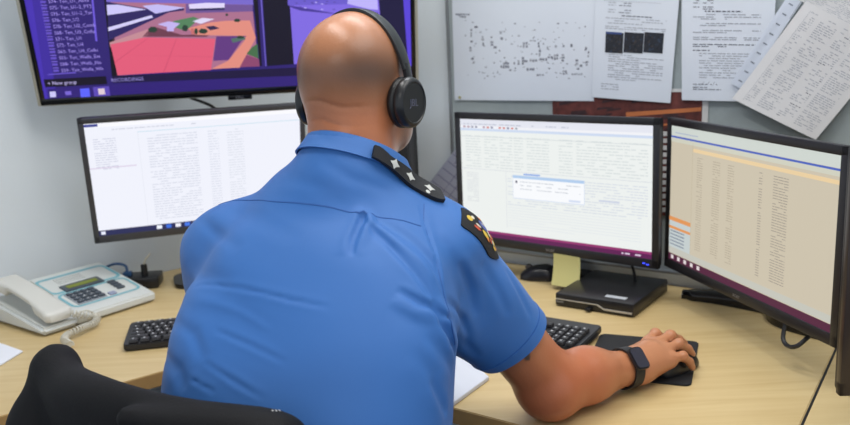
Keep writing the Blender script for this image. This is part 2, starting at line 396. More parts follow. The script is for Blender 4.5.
t = empty('desk', (Jf.x+.3, Jf.y-.1, FLOOR), 0, 'second pale maple desk beyond the dark joint at lower right', 'desk')
g = RD*.0045
slab('desk_top', [Jf+g-RN*.0, Jf+g+RD*1.2, Jb+g+RD*1.2, Jb+g], t)
bm = bmesh.new(); prism(bm, [(p.x, p.y) for p in (Jf+RD*.0004, Jf+RD*.0041, Jb+RD*.0041, Jb+RD*.0004)], -.028, -.0012); build('joint_shade_strip', bm, BLK, t)  # black strip added inside the gap between the desks to stand for its shade
panel(Jf+RD*.1, RN, parent=t); panel(Jf+RD*1.1, RN, parent=t)
# ------------------------------------------------------------------ monitors
def frame_of(x, y, z, yaw, tilt):
    a = Vector((math.cos(yaw), math.sin(yaw), 0)); n = Vector((-math.sin(yaw), math.cos(yaw), 0)); u = Vector((0, 0, 1))*math.cos(tilt)+n*math.sin(tilt)
    return Vector((x, y, z)), a, u, a.cross(u).normalized()
def monitor(x, y, z, yaw, tilt, W, H, label, bez=.017, chin=.022, name='monitor', cat='monitor', foot='v', thick=.03, scr=(235, 238, 240), bmat=None, group=None, logo='acer', standz=None, gm=None, hub=.07, footw=.24, footd=.13, hx=0., reach=.275):
    o, a, u, nn = frame_of(x, y, z, yaw, tilt)             # nn points to the viewer
    t = empty(name, (x, y, 0), yaw, label, cat, group)
    mx = Matrix((a, u, nn)).transposed().to_4x4(); mx.translation = o
    bmat = bmat or BEZ
    bm = bmesh.new()
    for c, s in (((0, chin/2, -.007), (W, chin, .014)), ((0, H-bez/2, -.007), (W, bez, .014)), ((-W/2+bez/2, H/2, -.007), (bez, H, .014)), ((W/2-bez/2, H/2, -.007), (bez, H, .014))):
        box(bm, c, s, .002, mx)
    build('bezel', bm, bmat, t)
    bm = bmesh.new(); box(bm, (0, H/2, -.018), (W-.004, H-.004, .02), .006, mx); box(bm, (0, H/2, -.034), (W*.5, H*.5, .018), .007, mx); build('back_shell', bm, BLK, t)
    so = o+a*(-W/2+bez)+u*chin+nn*(-.0025)
    fl = Flat(so, a*(W-2*bez), u*(H-bez-chin), gm or emat); fl.W, fl.H = W-2*bez, H-bez-chin
    fl.rect(0, 0, 1, 1, scr, 0)
    if logo:
        bm = bmesh.new(); m2 = Matrix((a, u, nn)).transposed().to_4x4(); m2.translation = o+u*(chin*.3)+nn*.0006; text_bm(bm, logo, chin*.62, m2, align='CENTER'); build('logo', bm, mat('logo_silver', (150, 150, 155), .3, .5), t)
    n2 = Vector((-math.sin(yaw), math.cos(yaw), 0)); zt = z+H*.3
    if foot:
        base = Vector((x, y, 0))+n2*.07
        bm = bmesh.new(); box(bm, (hx, hub, (zt+.01)/2+.01), (.05, .018, zt), .004)
        box(bm, (hx, (hub-.02+.02)/2, zt), (.06, max(hub-.02, .03), .05), .004)
        build('stand_neck', bm, BLK, t, world=False)
        bm = bmesh.new()
        if foot == 'v':
            for s in (-1, 1):
                P = [Vector((hx, hub+.02, .014)), Vector((hx+s*reach*.36, hub-.02, .016)), Vector((hx+s*reach*.73, hub-(.07 if s*hx >= 0 else .01), .013)), Vector((hx+s*reach, hub-(.125 if s*hx >= 0 else .0), .006))]
                pts = smooth_path(P, 6); rings = []
                for i, p in enumerate(pts):
                    d = (pts[min(i+1, len(pts)-1)]-pts[max(0, i-1)]).normalized(); sd = Vector((-d.y, d.x, 0)).normalized(); q_ = i/len(pts); w = .040*(1-.45*q_)*(1 if i < len(pts)-2 else .6); h = .030*(1-.55*q_)
                    rings.append([bm.verts.new(Vector((p.x, p.y, 0))+sd*w*q+Vector((0, 0, zz))) for q, zz in ((-1, .001), (1, .001), (1, h*.7), (.6, h+.002), (-.6, h+.002), (-1, h*.7))])
                for A_, B_ in zip(rings, rings[1:]):
                    for k in range(6): bm.faces.new((A_[k], A_[(k+1) % 6], B_[(k+1) % 6], B_[k]))
                bm.faces.new(rings[0]); bm.faces.new(rings[-1][::-1])
        else:
            prism(bm, rrect(footw, footd, .03, cy=hub), .001, .012, .002)
        build('stand_base', bm, BLKG, t, world=False)
    return t, fl, (o, a, u, nn)
def led(t, fr, W, s=-.012):
    o, a, u, nn = fr; bm = bmesh.new(); p = o+a*(W/2-.03)+u*.010
    for k in (-1, 1): box(bm, (0, 0, 0), (.006, .005, .002), .001, Matrix.Translation(p+a*k*.0045+u*k*-.001+nn*.001))
    build('power_light', bm, emat((50, 70, 255), 2.5), t)
# -- left monitor
k = .95
t, fl, fr = monitor(-.6083*k, 2.2925*k, CH-(CH-.1239)*k, .3192, -.251, .5721*k, .5721*.61*k, 'monitor left of the seated man, showing a pale file list, below the wall television', .0135, .02, scr=(240, 242, 252), foot='flat', footw=.18, logo=None, bmat=mat('monitor_bezel_grey', (62, 62, 66), .4))
def scr_lines(fl, u0, u1, v0, v1, n, c, dens=.8, h=.35, wl=(.01, .04)):
    for i in range(n):
        v = v0+(v1-v0)*i/n; fl.words(u0, u1, v, (v1-v0)/n*h, c, 2, dens, wl)
fl.rect(0, .965, 1, 1, (250, 250, 255)); fl.rect(0, .972, .06, .995, (60, 70, 150), 2); fl.words(.1, .5, .935, .008, (205, 208, 222), 2)
fl.rect(.23, .90, 1, .905, (190, 222, 236), 2); scr_lines(fl, .03, .13, .6, .88, 14, (205, 208, 225), .9)
fl.rect(0, .61, .21, .618, (215, 200, 225), 2); fl.rect(.23, .06, .232, .9, (225, 228, 238), 2); scr_lines(fl, .27, .5, .1, .88, 34, (212, 216, 230), .85); scr_lines(fl, .55, .6, .1, .88, 34, (218, 222, 235), .9); scr_lines(fl, .64, .72, .1, .88, 34, (220, 224, 235), .9)
fl.rect(0, 0, 1, .05, (40, 44, 90), 1); fl.rect(.01, .01, .03, .04, (230, 235, 250), 2)
for i, c in enumerate(((240, 245, 255), (60, 110, 220), (240, 240, 250), (70, 120, 230), (120, 150, 230))): fl.rect(.27+i*.045, .008, .295+i*.045, .042, c, 2)
fl.done('screen', t)
# -- centre monitor
t, fl, fr = monitor(.3057, 2.0425, .0832, -.6872, .0001, .565, .345, 'black monitor with a white document window, yellow note stuck under it, behind the mini computer', scr=(236, 240, 238), foot='flat', footw=.125, hub=.10, footd=.085)
fl.rect(0, .945, 1, 1, (228, 230, 240)); fl.rect(0, .905, 1, .925, (205, 218, 240), 2); fl.rect(0, .925, 1, .945, (240, 241, 246), 2); fl.words(.02, .6, .957, .008, (190, 195, 210), 2)
for i in range(14):
    if i in (4, 8): continue
    fl.rect(.02+i*.023, .93, .033+i*.023, .944, random.choice([(120, 120, 150), (170, 130, 150), (210, 120, 110), (140, 150, 160), (190, 150, 120)]), 3)
for (u0, u1) in ((.03, .12), (.14, .22), (.23, .3), (.31, .36), (.38, .5), (.55, .62), (.64, .98)): scr_lines(fl, u0, u1, .6, .88, 12, (214, 221, 221), .85)
fl.rect(0, .855, 1, .858, (195, 203, 208), 2); fl.rect(0, .58, 1, .583, (200, 205, 215), 2); fl.rect(.36, .56, .45, .572, (130, 165, 230), 3)
fl.rect(.26, .1, .262, .58, (210, 214, 222), 2); scr_lines(fl, .03, .1, .3, .56, 16, (212, 216, 220), .9); scr_lines(fl, .27, .95, .12, .3, 8, (216, 222, 230), .9, .12, (.1, .3)); scr_lines(fl, .27, .98, .3, .56, 12, (214, 220, 228), .8)
fl.rect(.30, .36, .68, .555, (200, 214, 238), 4); fl.rect(.302, .365, .678, .53, (247, 249, 252), 5); fl.rect(.302, .53, .678, .552, (176, 204, 236), 5); fl.rect(.315, .49, .325, .51, (60, 60, 90), 6)
for i in range(3): fl.words(.34, .66, .5-.03*i, .006, (190, 196, 205), 6)
fl.rect(.6, .375, .66, .392, (212, 222, 242), 6); fl.rect(.75, .4, .85, .415, (205, 212, 228), 3)
fl.rect(0, 0, 1, .035, (96, 28, 84), 2); fl.rect(0, .035, 1, .055, (150, 52, 112), 2); fl.words(.86, .97, .012, .012, (220, 205, 225), 4)
fl.done('screen', t); led(t, fr, .565)
bm = bmesh.new()
for p in ((635, 268), ): 
    a_ = fr[0]+fr[1]*.2+fr[2]*.02-fr[3]*.03
tube(bm, [fr[0]+fr[1]*.18+fr[2]*.03-fr[3]*.035, fr[0]+fr[1]*.2-fr[2]*.02-fr[3]*.045, fr[0]+fr[1]*.205-fr[2]*.06-fr[3]*.05, fr[0]+fr[1]*.2-fr[2]*.078-fr[3]*.08], .0035); build('power_cable', bm, BLK, t)
# yellow sticky note under the centre monitor
n0 = [ONP(x, y, fr[0]+fr[3]*.002, fr[3]) for x, y in ((553.5, 253), (580, 257.5), (582, 287), (555, 283))]
bm = bmesh.new(); nseg = 8; rows = []
for th in (0, .0004):
    g_ = []
    for j in range(nseg+1):
        v = j/nseg; A_ = n0[0].lerp(n0[3], v); B_ = n0[1].lerp(n0[2], v); cur = fr[3]*(.018*v*v+th)
        g_.append([bm.verts.new(A_.lerp(B_, i/4)+cur) for i in range(5)])
    for j in range(nseg):
        for i in range(4): bm.faces.new((g_[j][i], g_[j][i+1], g_[j+1][i+1], g_[j+1][i]))
tag(build('sticky_note', bm, mat('sticky_note_yellow', (196, 190, 128), .8)), 'yellow sticky note hanging from the lower edge of the centre monitor', 'note')
# -- right monitor
BEI = (203, 193, 172)
t, fl, fr = monitor(.6169, 1.6318, .0801, -1.3291, .0086, .565, .345, 'black monitor with a beige spreadsheet, sharply angled at the right of the desk', scr=BEI, hub=.17, hx=-.10, reach=.175)
fl.rect(0, .93, 1, 1, (205, 212, 206)); fl.rect(0, .915, 1, .928, (74, 100, 190), 2); fl.rect(0, .885, 1, .915, (206, 206, 190), 2); fl.rect(.17, .84, 1, .865, (232, 205, 160), 2)
fl.rect(.03, .95, .2, .957, (170, 180, 200), 2)
for u0, u1 in ((.2, .24), (.31, .36), (.41, .45), (.6, .62), (.68, .76)): scr_lines(fl, u0, u1, .15, .82, 40, (172, 160, 140) if u0 < .6 else (152, 142, 132), .9, .28, (.01, .03))
fl.rect(.165, .1, .168, .9, (190, 178, 150), 2); fl.rect(0, .1, .165, .3, (196, 205, 205), 2); fl.rect(0, .3, .165, .33, (225, 150, 90), 3); fl.rect(0, .24, .165, .26, (225, 150, 90), 3)
for i in range(5): fl.rect(.01, .12+.025*i, .12, .128+.025*i, (120, 130, 150), 3)
fl.rect(0, .055, 1, .1, (196, 196, 186), 2); fl.rect(0, 0, 1, .05, (84, 34, 62), 2)
for i in range(5): fl.rect(.02+.05*i, .012, .04+.05*i, .04, (225, 215, 215), 3)
fl.done('screen', t)
# -- far right monitor, facing the camera side on
e0 = G(839.5, 393.5, .09)
FYAW = math.radians(-3); ad = Vector((math.cos(FYAW), math.sin(FYAW), 0))
c = e0+ad*.2825
t, fl, fr = monitor(c.x, c.y, .085, FYAW, 0., .565, .372, 'dark monitor at the right frame edge, only its upright left bezel in view', bez=.02, scr=(46, 34, 26), bmat=mat('monitor_bezel_desk_reflection', (52, 42, 38), .3), logo=None)  # brown of the bezel is reflected desk light put into its colour
fl.done('screen', t)
# -- small square monitor behind the neck
e0 = AT(412.5, 200, 2.22); yw = math.radians(-55); ad = Vector((math.cos(yw), math.sin(yw), 0)); c = e0-ad*.19; c.z = 0
t, fl, fr = monitor(c.x, c.y, .09, yw, 0, .38, .31, 'black monitor mostly hidden behind the man, its edge showing beside his neck', bez=.014, scr=(14, 14, 18), logo=None, foot='flat')
fl.done('screen', t)
# lilac grid sheet leaning in the gap behind the shoulder
o_ = fr[0]
def leaning():
    P = [rw(474, 128, .03), rw(500, 190, .03), rw(455, 232, .03), rw(418, 205, .03)]
    P = [rw(458, 146, .03), rw(515, 190, .03), rw(470, 262, .03), rw(413, 212, .03)]
    return [(458, 146), (515, 190), (470, 252), (412, 206)]
sheet('grid_chart', leaning(), mat('paper_lilac', (160, 164, 184), .8), .012, 'lilac ruled chart tilted on the wall between the man shoulder and the centre monitor', 'paper', grid_art, .002)
# ------------------------------------------------------------------ television
k = .85
o, a, u, nn = frame_of(-.5544*k, 2.5636*k, CH-(CH-.4752)*k, .1273, -.2273)
W, H = 1.1*k, 1.1*.58*k
t = empty('television', o+nn*-.05, .1273, 'large wall mounted television showing a camera list and an aerial view of red ground', 'television')
mx = Matrix((a, u, nn)).transposed().to_4x4(); mx.translation = o
bm = bmesh.new(); b_ = .012
for c, s in (((0, .0085, -.008), (W, .017, .016)), ((0, H-b_/2, -.008), (W, b_, .016)), ((-W/2+b_/2, H/2, -.008), (b_, H, .016)), ((W/2-b_/2, H/2, -.008), (b_, H, .016))): box(bm, c, s, .002, mx)
build('bezel', bm, BLKG, t)
bm = bmesh.new()
for s in (-1, 1): box(bm, (s*(W/2+.003), H/2, -.009), (.007, H, .022), .001, mx)
box(bm, (0, -.0005, -.012), (W, .003, .02), .001, mx); build('metal_trim', bm, mat('silver_trim', (176, 174, 162), .4, .3), t)
bm = bmesh.new(); box(bm, (0, H/2, -.026), (W-.01, H-.01, .02), .005, mx); box(bm, (0, H*.4, -.045), (W*.6, H*.5, .02), .006, mx); build('back_shell', bm, BLK, t)
bm = bmesh.new(); box(bm, (.015, -.006, -.006), (.06, .012, .012), .002, mx); m2 = mx.copy(); m2.translation = o+a*.015-u*.0085+nn*.0006; build('sensor_tab', bm, BLKG, t)
bm = bmesh.new(); text_bm(bm, 'DELL', .010, m2, align='CENTER'); build('logo', bm, mat('logo_silver', (150, 150, 155), .3, .5), t)
bm = bmesh.new(); ctr = o+u*H*.4-nn*.05; q = LP+LD*((ctr-LP).dot(LD)); q.z = ctr.z; cyl(bm, ctr, Vector((q.x, q.y, q.z)), .022); box(bm, (0, 0, 0), (.2, .012, .2), .003, Matrix.Translation(q-LN*.008) @ Matrix.Rotation(LY, 4, 'Z')); build('wall_bracket', bm, BLK, t)
bm = bmesh.new(); p0 = o-a*.12+u*.02-nn*.03; tube(bm, [p0, p0-u*.03-nn*.02, p0+a*.06-u*.075-nn*.05, p0+a*.1-u*.15-nn*.06], .004); build('power_cable', bm, BLK, t)
fl = Flat(o+a*(-W/2+b_)+u*.017-nn*.0025, a*(W-2*b_), u*(H-.017-b_), emat); fl.rect(0, 0, 1, 1, (46, 32, 112), 0)
fl.px([(22, -8), (40, -8), (58, 104), (42, 104)], (62, 42, 158), 1); fl.px([(22, -8), (31, -8), (48, 104), (42, 104)], (70, 48, 178), 2)
fl.px([(103, -12), (109, -12), (119, 76), (112, 77)], (14, 8, 26), 2)
fl.px([(90.5, -12), (92.3, -12), (97.5, 41), (95.5, 41)], (110, 90, 220), 3)
fl.px([(22, -8), (40, -8), (30, -95), (8, -95)], (62, 42, 158), 1)
fl.px([(103, -12), (109, -12), (96, -100), (90, -100)], (14, 8, 26), 2)
fl.px([(106, -12), (250, -14), (243, -72), (97, -66)], (132, 118, 214), 2); fl.px([(252, -14), (288, -14), (284, -76), (245, -74)], (16, 12, 36), 3); fl.px([(288.5, -15), (377, -17), (370, -84), (284, -78)], (122, 102, 220), 3)
for i in range(1, 12): fl.pxtext('S%d- Ten_U%d' % (73-i, 6-i % 5), 48.8-i*1.18, 3.2-i*6.25, .0116, (168, 150, 240), 4)
rows = ['S74- Ten_U1_Auto', 'S75- Ten_U1-2_PTS', 'S75- Ten_U1-2_Tur', 'S76- Ten_U2', 'S78- Ten_U2_Comb', 'S68- Ten_U3_Collu', 'S71- Ten_U1', 'S72- Ten_U4', 'S63- Ten_U4_Collu', 'S55- Ten_Wells_Ext', 'S58- Ten_Wells_No', 'S59- Ten_Wells_Wh']
LT = (168, 150, 240)
for i, s in enumerate(rows):
    y = 3.2+i*6.25; x = 48.8+i*1.18
    fl.pxtext(s, x, y, .0116, LT, 4); fl.px([(x-9, y-4.6), (x-3.2, y-4.8), (x-3, y-3.8), (x-8.8, y-3.6)], (120, 100, 215), 3); fl.px([(x-8.6, y-2.4), (x-3, y-2.6), (x-2.8, y-.2), (x-8.3, y)], (100, 80, 195), 3)
fl.px([(48, 74), (76, 72), (76.2, 73), (48.2, 75)], (110, 90, 210), 3)
fl.px([(43.6, 79.4), (106, 76), (107.3, 84), (45.3, 87.2)], (16, 8, 34), 3); fl.pxtext('+ New group', 48, 85, .0125, (200, 190, 245), 5)
fl.px([(112, 76), (413, 62), (413.5, 71), (113, 83)], (26, 16, 62), 3); fl.pxtext('RECORDINGS', 111.5, 81.8, .0125, (150, 140, 215), 5)
fl.px([(47.5, 89), (413, 68.5), (413.5, 79), (49.5, 101.5)], (48, 30, 118), 2)
fl.px([(49.6, 91.6), (55.6, 91.2), (56.4, 96.8), (50.4, 97.2)], (205, 200, 250), 5); fl.px([(65, 91.2), (71, 90.8), (71.8, 94.6), (65.8, 95)], (120, 100, 210), 5)
fl.px([(80, 88.6), (89.4, 88), (90.4, 97.4), (81, 98)], (92, 100, 255), 5); fl.px([(93, 87), (109, 86), (110.5, 96), (94.5, 97.2)], (92, 72, 180), 4); fl.px([(98, 88.7), (104.5, 88.2), (105.4, 94), (99, 94.6)], (225, 205, 215), 5)
Q = lambda x, y: (120+x/5.3125, y/5.3125)
fl.px([(106, -14), (250, -16), (258.5, 66), (117, 75.5)], (172, 112, 142), 2)
def pq(pts, c, L=4): fl.px([Q(*p) for p in pts], c, L)
pq([(-80, -80), (700, -80), (708, 25), (-72, 10)], (120, 104, 205), 3); pq([(350, 20), (705, 25), (705, 60), (350, 70)], (112, 84, 150), 4)
pq([(-75, 8), (140, 45), (170, 30), (340, 40), (340, 55), (260, 65), (-60, 215), (-65, 60)], (44, 34, 96), 4)
pq([(-70, 25), (-10, 24), (140, 50), (-66, 80)], (206, 200, 250), 5); pq([(120, 30), (200, 22), (345, 40), (190, 72)], (196, 188, 245), 6)
pq([(-62, 145), (168, 80), (176, 92), (-60, 165)], (214, 208, 250), 6); pq([(-55, 225), (160, 150), (150, 190), (-50, 250)], (196, 140, 150), 5)
pq([(-50, 235), (130, 198), (507, 205), (484, 370), (-12, 398)], (226, 92, 122), 7)
pq([(365, 22), (460, 14), (556, 16), (556, 40), (370, 46)], (226, 216, 250), 6); pq([(370, 46), (556, 40), (556, 52), (372, 56)], (44, 40, 90), 6)
pq([(290, 110), (390, 88), (420, 100), (350, 165), (250, 130)], (84, 130, 92), 5); pq([(180, 140), (330, 185), (480, 180), (460, 195), (120, 195), (150, 160)], (110, 60, 80), 5)
pq([(385, 112), (440, 94), (502, 100), (430, 126)], (224, 216, 246), 7); pq([(200, 128), (260, 112), (320, 124), (288, 150), (286, 165), (250, 165), (250, 142)], (196, 180, 240), 7)
pq([(360, 150), (470, 120), (560, 110), (690, 108), (722, 200), (638, 358), (484, 366), (575, 322), (662, 214), (660, 190), (400, 185)], (226, 142, 128), 5)
pq([(512, 192), (672, 190), (640, 225), (578, 318), (495, 322)], (98, 56, 128), 6); pq([(590, 205), (660, 192), (668, 208), (600, 226)], (84, 112, 104), 7)
pq([(700, 250), (730, 232), (736, 310), (672, 285)], (70, 110, 74), 7); pq([(672, 290), (738, 312), (742, 352), (636, 356)], (140, 70, 110), 6)
for x, y, w, h in ((150, 140, 50, 32), (330, 130, 34, 36), (395, 148, 20, 34), (418, 150, 50, 28), (605, 98, 36, 18), (560, 70, 16, 14), (620, 188, 40, 16)): pq([(x, y+h*.4), (x+w*.3, y), (x+w*.8, y+h*.1), (x+w, y+h*.6), (x+w*.7, y+h), (x+w*.1, y+h*.9)], (40, 62, 52), 8)
pq([(455, 140), (500, 136), (530, 150), (480, 160)], (50, 40, 80), 8); pq([(376, 150), (392, 150), (398, 182), (380, 182)], (200, 110, 110), 8)
for a_, b2 in (((150, 200), (-30, 330)), ((300, 202), (230, 385)), ((-40, 290), (495, 300))): pq([a_, (a_[0]+3, a_[1]), (b2[0]+4, b2[1]+2), b2], (206, 74, 108), 8)
fl.px([(252, -14), (257, -14), (262, 66), (260, 66)], (14, 8, 26), 3); fl.px([(259.5, -14), (261, -14), (266.5, 66), (265.4, 66)], (110, 96, 200), 4)
fl.px([(262, -14), (288, -14), (294, 64), (267, 66)], (16, 12, 36), 4)
fl.px([(288.5, -16), (377, -18), (384, 60), (294, 64)], (128, 106, 226), 4)
R_ = lambda x, y: (280+x/5.667, y/5.667)
def pr(pts, c, L=5): fl.px([R_(*p) for p in pts], c, L)
pr([(40, -60), (550, -70), (552, 20), (45, 30)], (108, 92, 206), 5); pr([(390, -20), (550, -20), (555, 55), (500, 50), (380, 20)], (190, 180, 250), 6); pr([(60, 30), (340, 80), (555, 70), (555, 100), (120, 60), (60, 40)], (72, 56, 150), 7)
for k in range(14): x = random.uniform(80, 300); y = random.uniform(0, 55); pr([(x, y+3), (x+8, y), (x+20, y+3), (x+10, y+8)], random.choice([(184, 170, 250), (90, 74, 170)]), 8)
fl.px([(378, -16), (402, -16), (408, 62), (384, 64)], (22, 16, 60), 5); fl.px([(402, -16), (411, -16), (413.5, 66), (408, 66)], (88, 66, 214), 5)
fl.done('screen', t)
# ------------------------------------------------------------------ mini computer on the desk under the centre monitor
MP = G(558.5, 308); BY = -.62
t = empty('mini_computer', (.2929, 1.8888, 0), BY, 'flat black mini computer lying on the desk in front of the centre monitor', 'computer')
bw, bd, bh = .190, .217, .030
bm = bmesh.new(); box(bm, (bw/2, bd/2, bh/2+.002), (bw, bd, bh), .003); build('case', bm, mat('computer_black', (28, 28, 31), .35), t, world=False)
bm = bmesh.new(); 
box(bm, (bw*.28, -.0006, bh*.62), (bw*.54, .002, .0022)); box(bm, (bw*.81, -.0006, bh*.34), (bw*.34, .002, .004)); 
mxs = Matrix.Translation((bw*.595, -.0006, bh*.47)) @ Matrix.Rotation(.48, 4, 'Y'); box(bm, (0, 0, 0), (bw*.11, .002, .003), 0, mxs); build('silver_stripe', bm, mat('silver_stripe', (196, 198, 202), .3, .6), t, world=False)
bm = bmesh.new(); box(bm, (bw*.72, .03, bh+.0025), (.05, .016, .0008), .0002); build('sticker', bm, mat('sticker_grey', (180, 184, 190), .5), t, world=False)
bm = bmesh.new(); box(bm, (bw*.06, -.001, bh*.42), (.02, .001, .004)); build('badge', bm, LEGM, t, world=False)
bm = bmesh.new()
for x in (.02, bw-.02):
    for y in (.02, bd-.02): bm = bmesh.new(); cyl(bm, (x, y, 0), (x, y, .003), .006, n=10); build('foot', bm, BLK, t, world=False)
bm = bmesh.new(); box(bm, (bw*.45, -.006, .006), (.012, .012, .006), .001); build('usb_receiver', bm, BLK, t, world=False)
# ------------------------------------------------------------------ keyboards
def keyboard(loc, yaw, label, W=.44, D=.135, kx=19, blue=False):
    t = empty('keyboard', loc, yaw, label, 'keyboard', None)
    bm = bmesh.new(); mxk = Matrix.Rotation(.05, 4, 'X')
    prism(bm, rrect(W, D, .010, cx=W/2, cy=D/2), .002, .016, .002, 0, mxk); build('case', bm, mat('keyboard_case', (30, 31, 36), .4), t, world=False)
    u = (W-.02)/22.6
    def keybm(w):
        b = bmesh.new(); box(b, (0, 0, .004), (w-.0025, .0165, .007), .0018)
        for v in b.verts:
            if v.co.z > .005: v.co.x *= .86 if w < .03 else .95; v.co.y *= .86
        return b
    protos = {}
    def put(x, y, w):
        kk = round(w, 4)
        if kk not in protos:
            o = build('key', keybm(w), [KEY], t, world=False); protos[kk] = o; c = o
        else:
            o = protos[kk].copy(); COL.objects.link(o); o.parent = t; c = o
        c.matrix_local = mxk @ Matrix.Translation((x, y, .0162))
        return c
    X0 = .01; rowy = [.0125+.0185*i+(0.004 if i == 5 else 0) for i in range(6)]; n = 0
    lay = {0: [1.25, 1.25, 1.25, 5.5, 1.25, 1.25, 1.25, 1.25][:8], 1: [2.25]+[1]*10+[2.75], 2: [1.75]+[1]*11+[2.25], 3: [1.5]+[1]*12+[1.5], 4: [1]*13+[2], 5: [1]*12}
    mm = bmesh.new()
    for r, ws in lay.items():
        x = X0
        for w in ws:
            if r == 5: w = 15/12
            put(x+w*u/2, rowy[r], w*u); mxk2 = mxk @ Matrix.Translation((x+w*u/2-.001, rowy[r], .0242)); box(mm, (0, .001, 0), (.0035, .0045, .0003), 0, mxk2); x += w*u; n += 1
    for i in range(3):
        put(X0+(15.35+i+.5)*u, rowy[0], u); put(X0+(15.35+i+.5)*u, rowy[4], u); n += 2
    put(X0+(16.35+.5)*u, rowy[1], u); n += 1
    for c in range(4):
        for r in range(5):
            if n < 101: put(X0+(18.6+c+.5)*u, rowy[r], u); n += 1; mxk2 = mxk @ Matrix.Translation((X0+(18.6+c+.5)*u-.001, rowy[r], .0242)); box(mm, (0, .001, 0), (.0035, .0045, .0003), 0, mxk2)
    build('key_legends', mm, mat('legend_white', (190, 192, 196), .6), t, world=False)
    return t
p = G(123, 349, .008); keyboard((p.x, p.y, 0), math.radians(11), 'black keyboard on the left desk beside the white telephone')
p = G(603, 331, .01); yk = math.radians(-34); dr = Vector((math.cos(yk), math.sin(yk), 0)); up_ = Vector((-dr.y, dr.x, 0)); q = p-dr*.44-up_*.135
keyboard((q.x, q.y, 0), yk, 'black keyboard partly under the right sleeve, left of the mouse pad')
# ------------------------------------------------------------------ mouse pad, mice
MY = -.3726; c = Vector((.4569, 1.4072, 0)); a = Vector((math.cos(MY), math.sin(MY), 0)); n = Vector((-a.y, a.x, 0))
pc = c-a*.098+n*.112
t = bmesh.new(); prism(t, rrect(.196, .2245, .013), 0.0005, .0035, .0008, 0, Matrix.Translation(pc) @ Matrix.Rotation(MY, 4, 'Z')); tag(build('mouse_pad', t, mat('mouse_pad_black', (22, 23, 27), .8, bump=.3, bscale=900)), 'black mouse pad with rounded corners under the right hand', 'mouse pad')
def mouse(loc, yaw, label, m, logo=False, L=.105, Wd=.06, Hh=.036):
    t = empty('computer_mouse', loc, yaw, label, 'mouse')
    def shell(x0, x1, lift, y0=-1., y1=1.):
        b = bmesh.new(); nu, nv = 20, 24; gr = []
        for i in range(nu+1):
            s = x0+(x1-x0)*i/nu; row = []
            th = math.acos(max(-1, min(1, s))); prof = max(0, 1-abs(s)**2.6)**(1/2.6)
            hh = Hh*(max(0, 1-abs(s*.98+.12*(1-s*s))**2.4)**.5)*(1-.22*s); ww = Wd/2*prof*(1-.06*math.cos(s*3))
            for j in range(nv+1):
                a_ = PI*(.5+.5*(y0+(y1-y0)*j/nv)); row.append(b.verts.new((s*L/2, -math.cos(a_)*(ww+lift), .001+(hh+lift)*max(0, math.sin(a_))**.8)))
            gr.append(row)
        for i in range(nu):
            for j in range(nv):
                try: b.faces.new((gr[i][j], gr[i+1][j], gr[i+1][j+1], gr[i][j+1]))
                except Exception: pass
        return b
    b = shell(-1, 1, 0); bmesh.ops.remove_doubles(b, verts=b.verts, dist=.0002); bmesh.ops.holes_fill(b, edges=[e for e in b.edges if e.is_boundary], sides=100); build('body', b, m, t, world=False, smooth=60)
    for s, (a0, a1) in enumerate(((-.6, -.06), (.06, .6))):
        b = shell(.05, .93, .0006, a0, a1); build('button', b, m, t, world=False, smooth=60)
    b = bmesh.new(); cyl(b, (.026, -.004, Hh*.80), (.026, .004, Hh*.80), .009, n=18, bev=.001); build('scroll_wheel', b, mat('wheel_grey', (70, 70, 76), .5), t, world=False)
    if logo:
        b = bmesh.new(); box(b, (.030, -.0, .0), (.016, .02, .0016), .0005); 
        for v in b.verts: v.co.z += Hh*.9
        build('scroll_surround', b, mat('mouse_silver', (205, 208, 212), .3, .3), t, world=False)
    return t
mo = G(539, 274, .012); mouse((mo.x, mo.y, 0), math.radians(160), 'spare black wireless mouse on the desk left of the yellow note', mat('mouse_black', (26, 26, 32), .28), Wd=.062, L=.1)
# ------------------------------------------------------------------ telephone
p0 = G(43, 338, 0); p1 = Vector((-.69, 2.07, 0)); PYaw = math.atan2(p1.y-p0.y, p1.x-p0.x); PW = (p1-Vector((p0.x, p0.y, 0))).length; PD = .235
t = empty('telephone', (p0.x, p0.y, 0), PYaw, 'white desk telephone with corded handset and green display on the left desk', 'telephone')
z0, z1 = .024, .075
sl = math.atan2(z1-z0, PD)
def wedge(bm, x0, x1, y0, y1, zf, zb, lo=.004, bev=.004):
    b = bmesh.new(); vs = [b.verts.new(v) for v in ((x0, y0, lo), (x1, y0, lo), (x1, y1, lo), (x0, y1, lo), (x0, y0, zf), (x1, y0, zf), (x1, y1, zb), (x0, y1, zb))]
    for f in ((0, 3, 2, 1), (4, 5, 6, 7), (0, 1, 5, 4), (1, 2, 6, 5), (2, 3, 7, 6), (3, 0, 4, 7)): b.faces.new([vs[i] for i in f])
    bmesh.ops.bevel(b, geom=list(b.edges), offset=bev, segments=3, affect='EDGES'); merge(bm, b)
bm = bmesh.new(); wedge(bm, .085, PW, 0, PD, z0, z1); wedge(bm, 0, .09, -.004, PD, z0-.004, z1-.018, bev=.007); build('base', bm, WHT, t, world=False)
TP = Matrix.Translation((0, 0, z0)) @ Matrix.Rotation(sl, 4, 'X')         # plane of the top plate
def on(bm, c, s, bev=0, mi=0): box(bm, c, s, bev, TP, mi)
TEAL = mat('phone_teal', (120, 178, 190), .5); DKG = mat('phone_dark_grey', (72, 80, 90), .4)
def ring(w, h, r, cx, cy, tw, mtl, z=.0006):
    b = bmesh.new(); A = [b.verts.new((x, y, z)) for x, y in rrect(w, h, r, 6, cx, cy)]; B = [b.verts.new((x, y, z)) for x, y in rrect(w-2*tw, h-2*tw, max(r-tw, .002), 6, cx, cy)]
    for i in range(len(A)): j = (i+1) % len(A); b.faces.new((A[i], A[j], B[j], B[i]))
    b.transform(TP); return build('teal_outline', b, mtl, t, world=False)
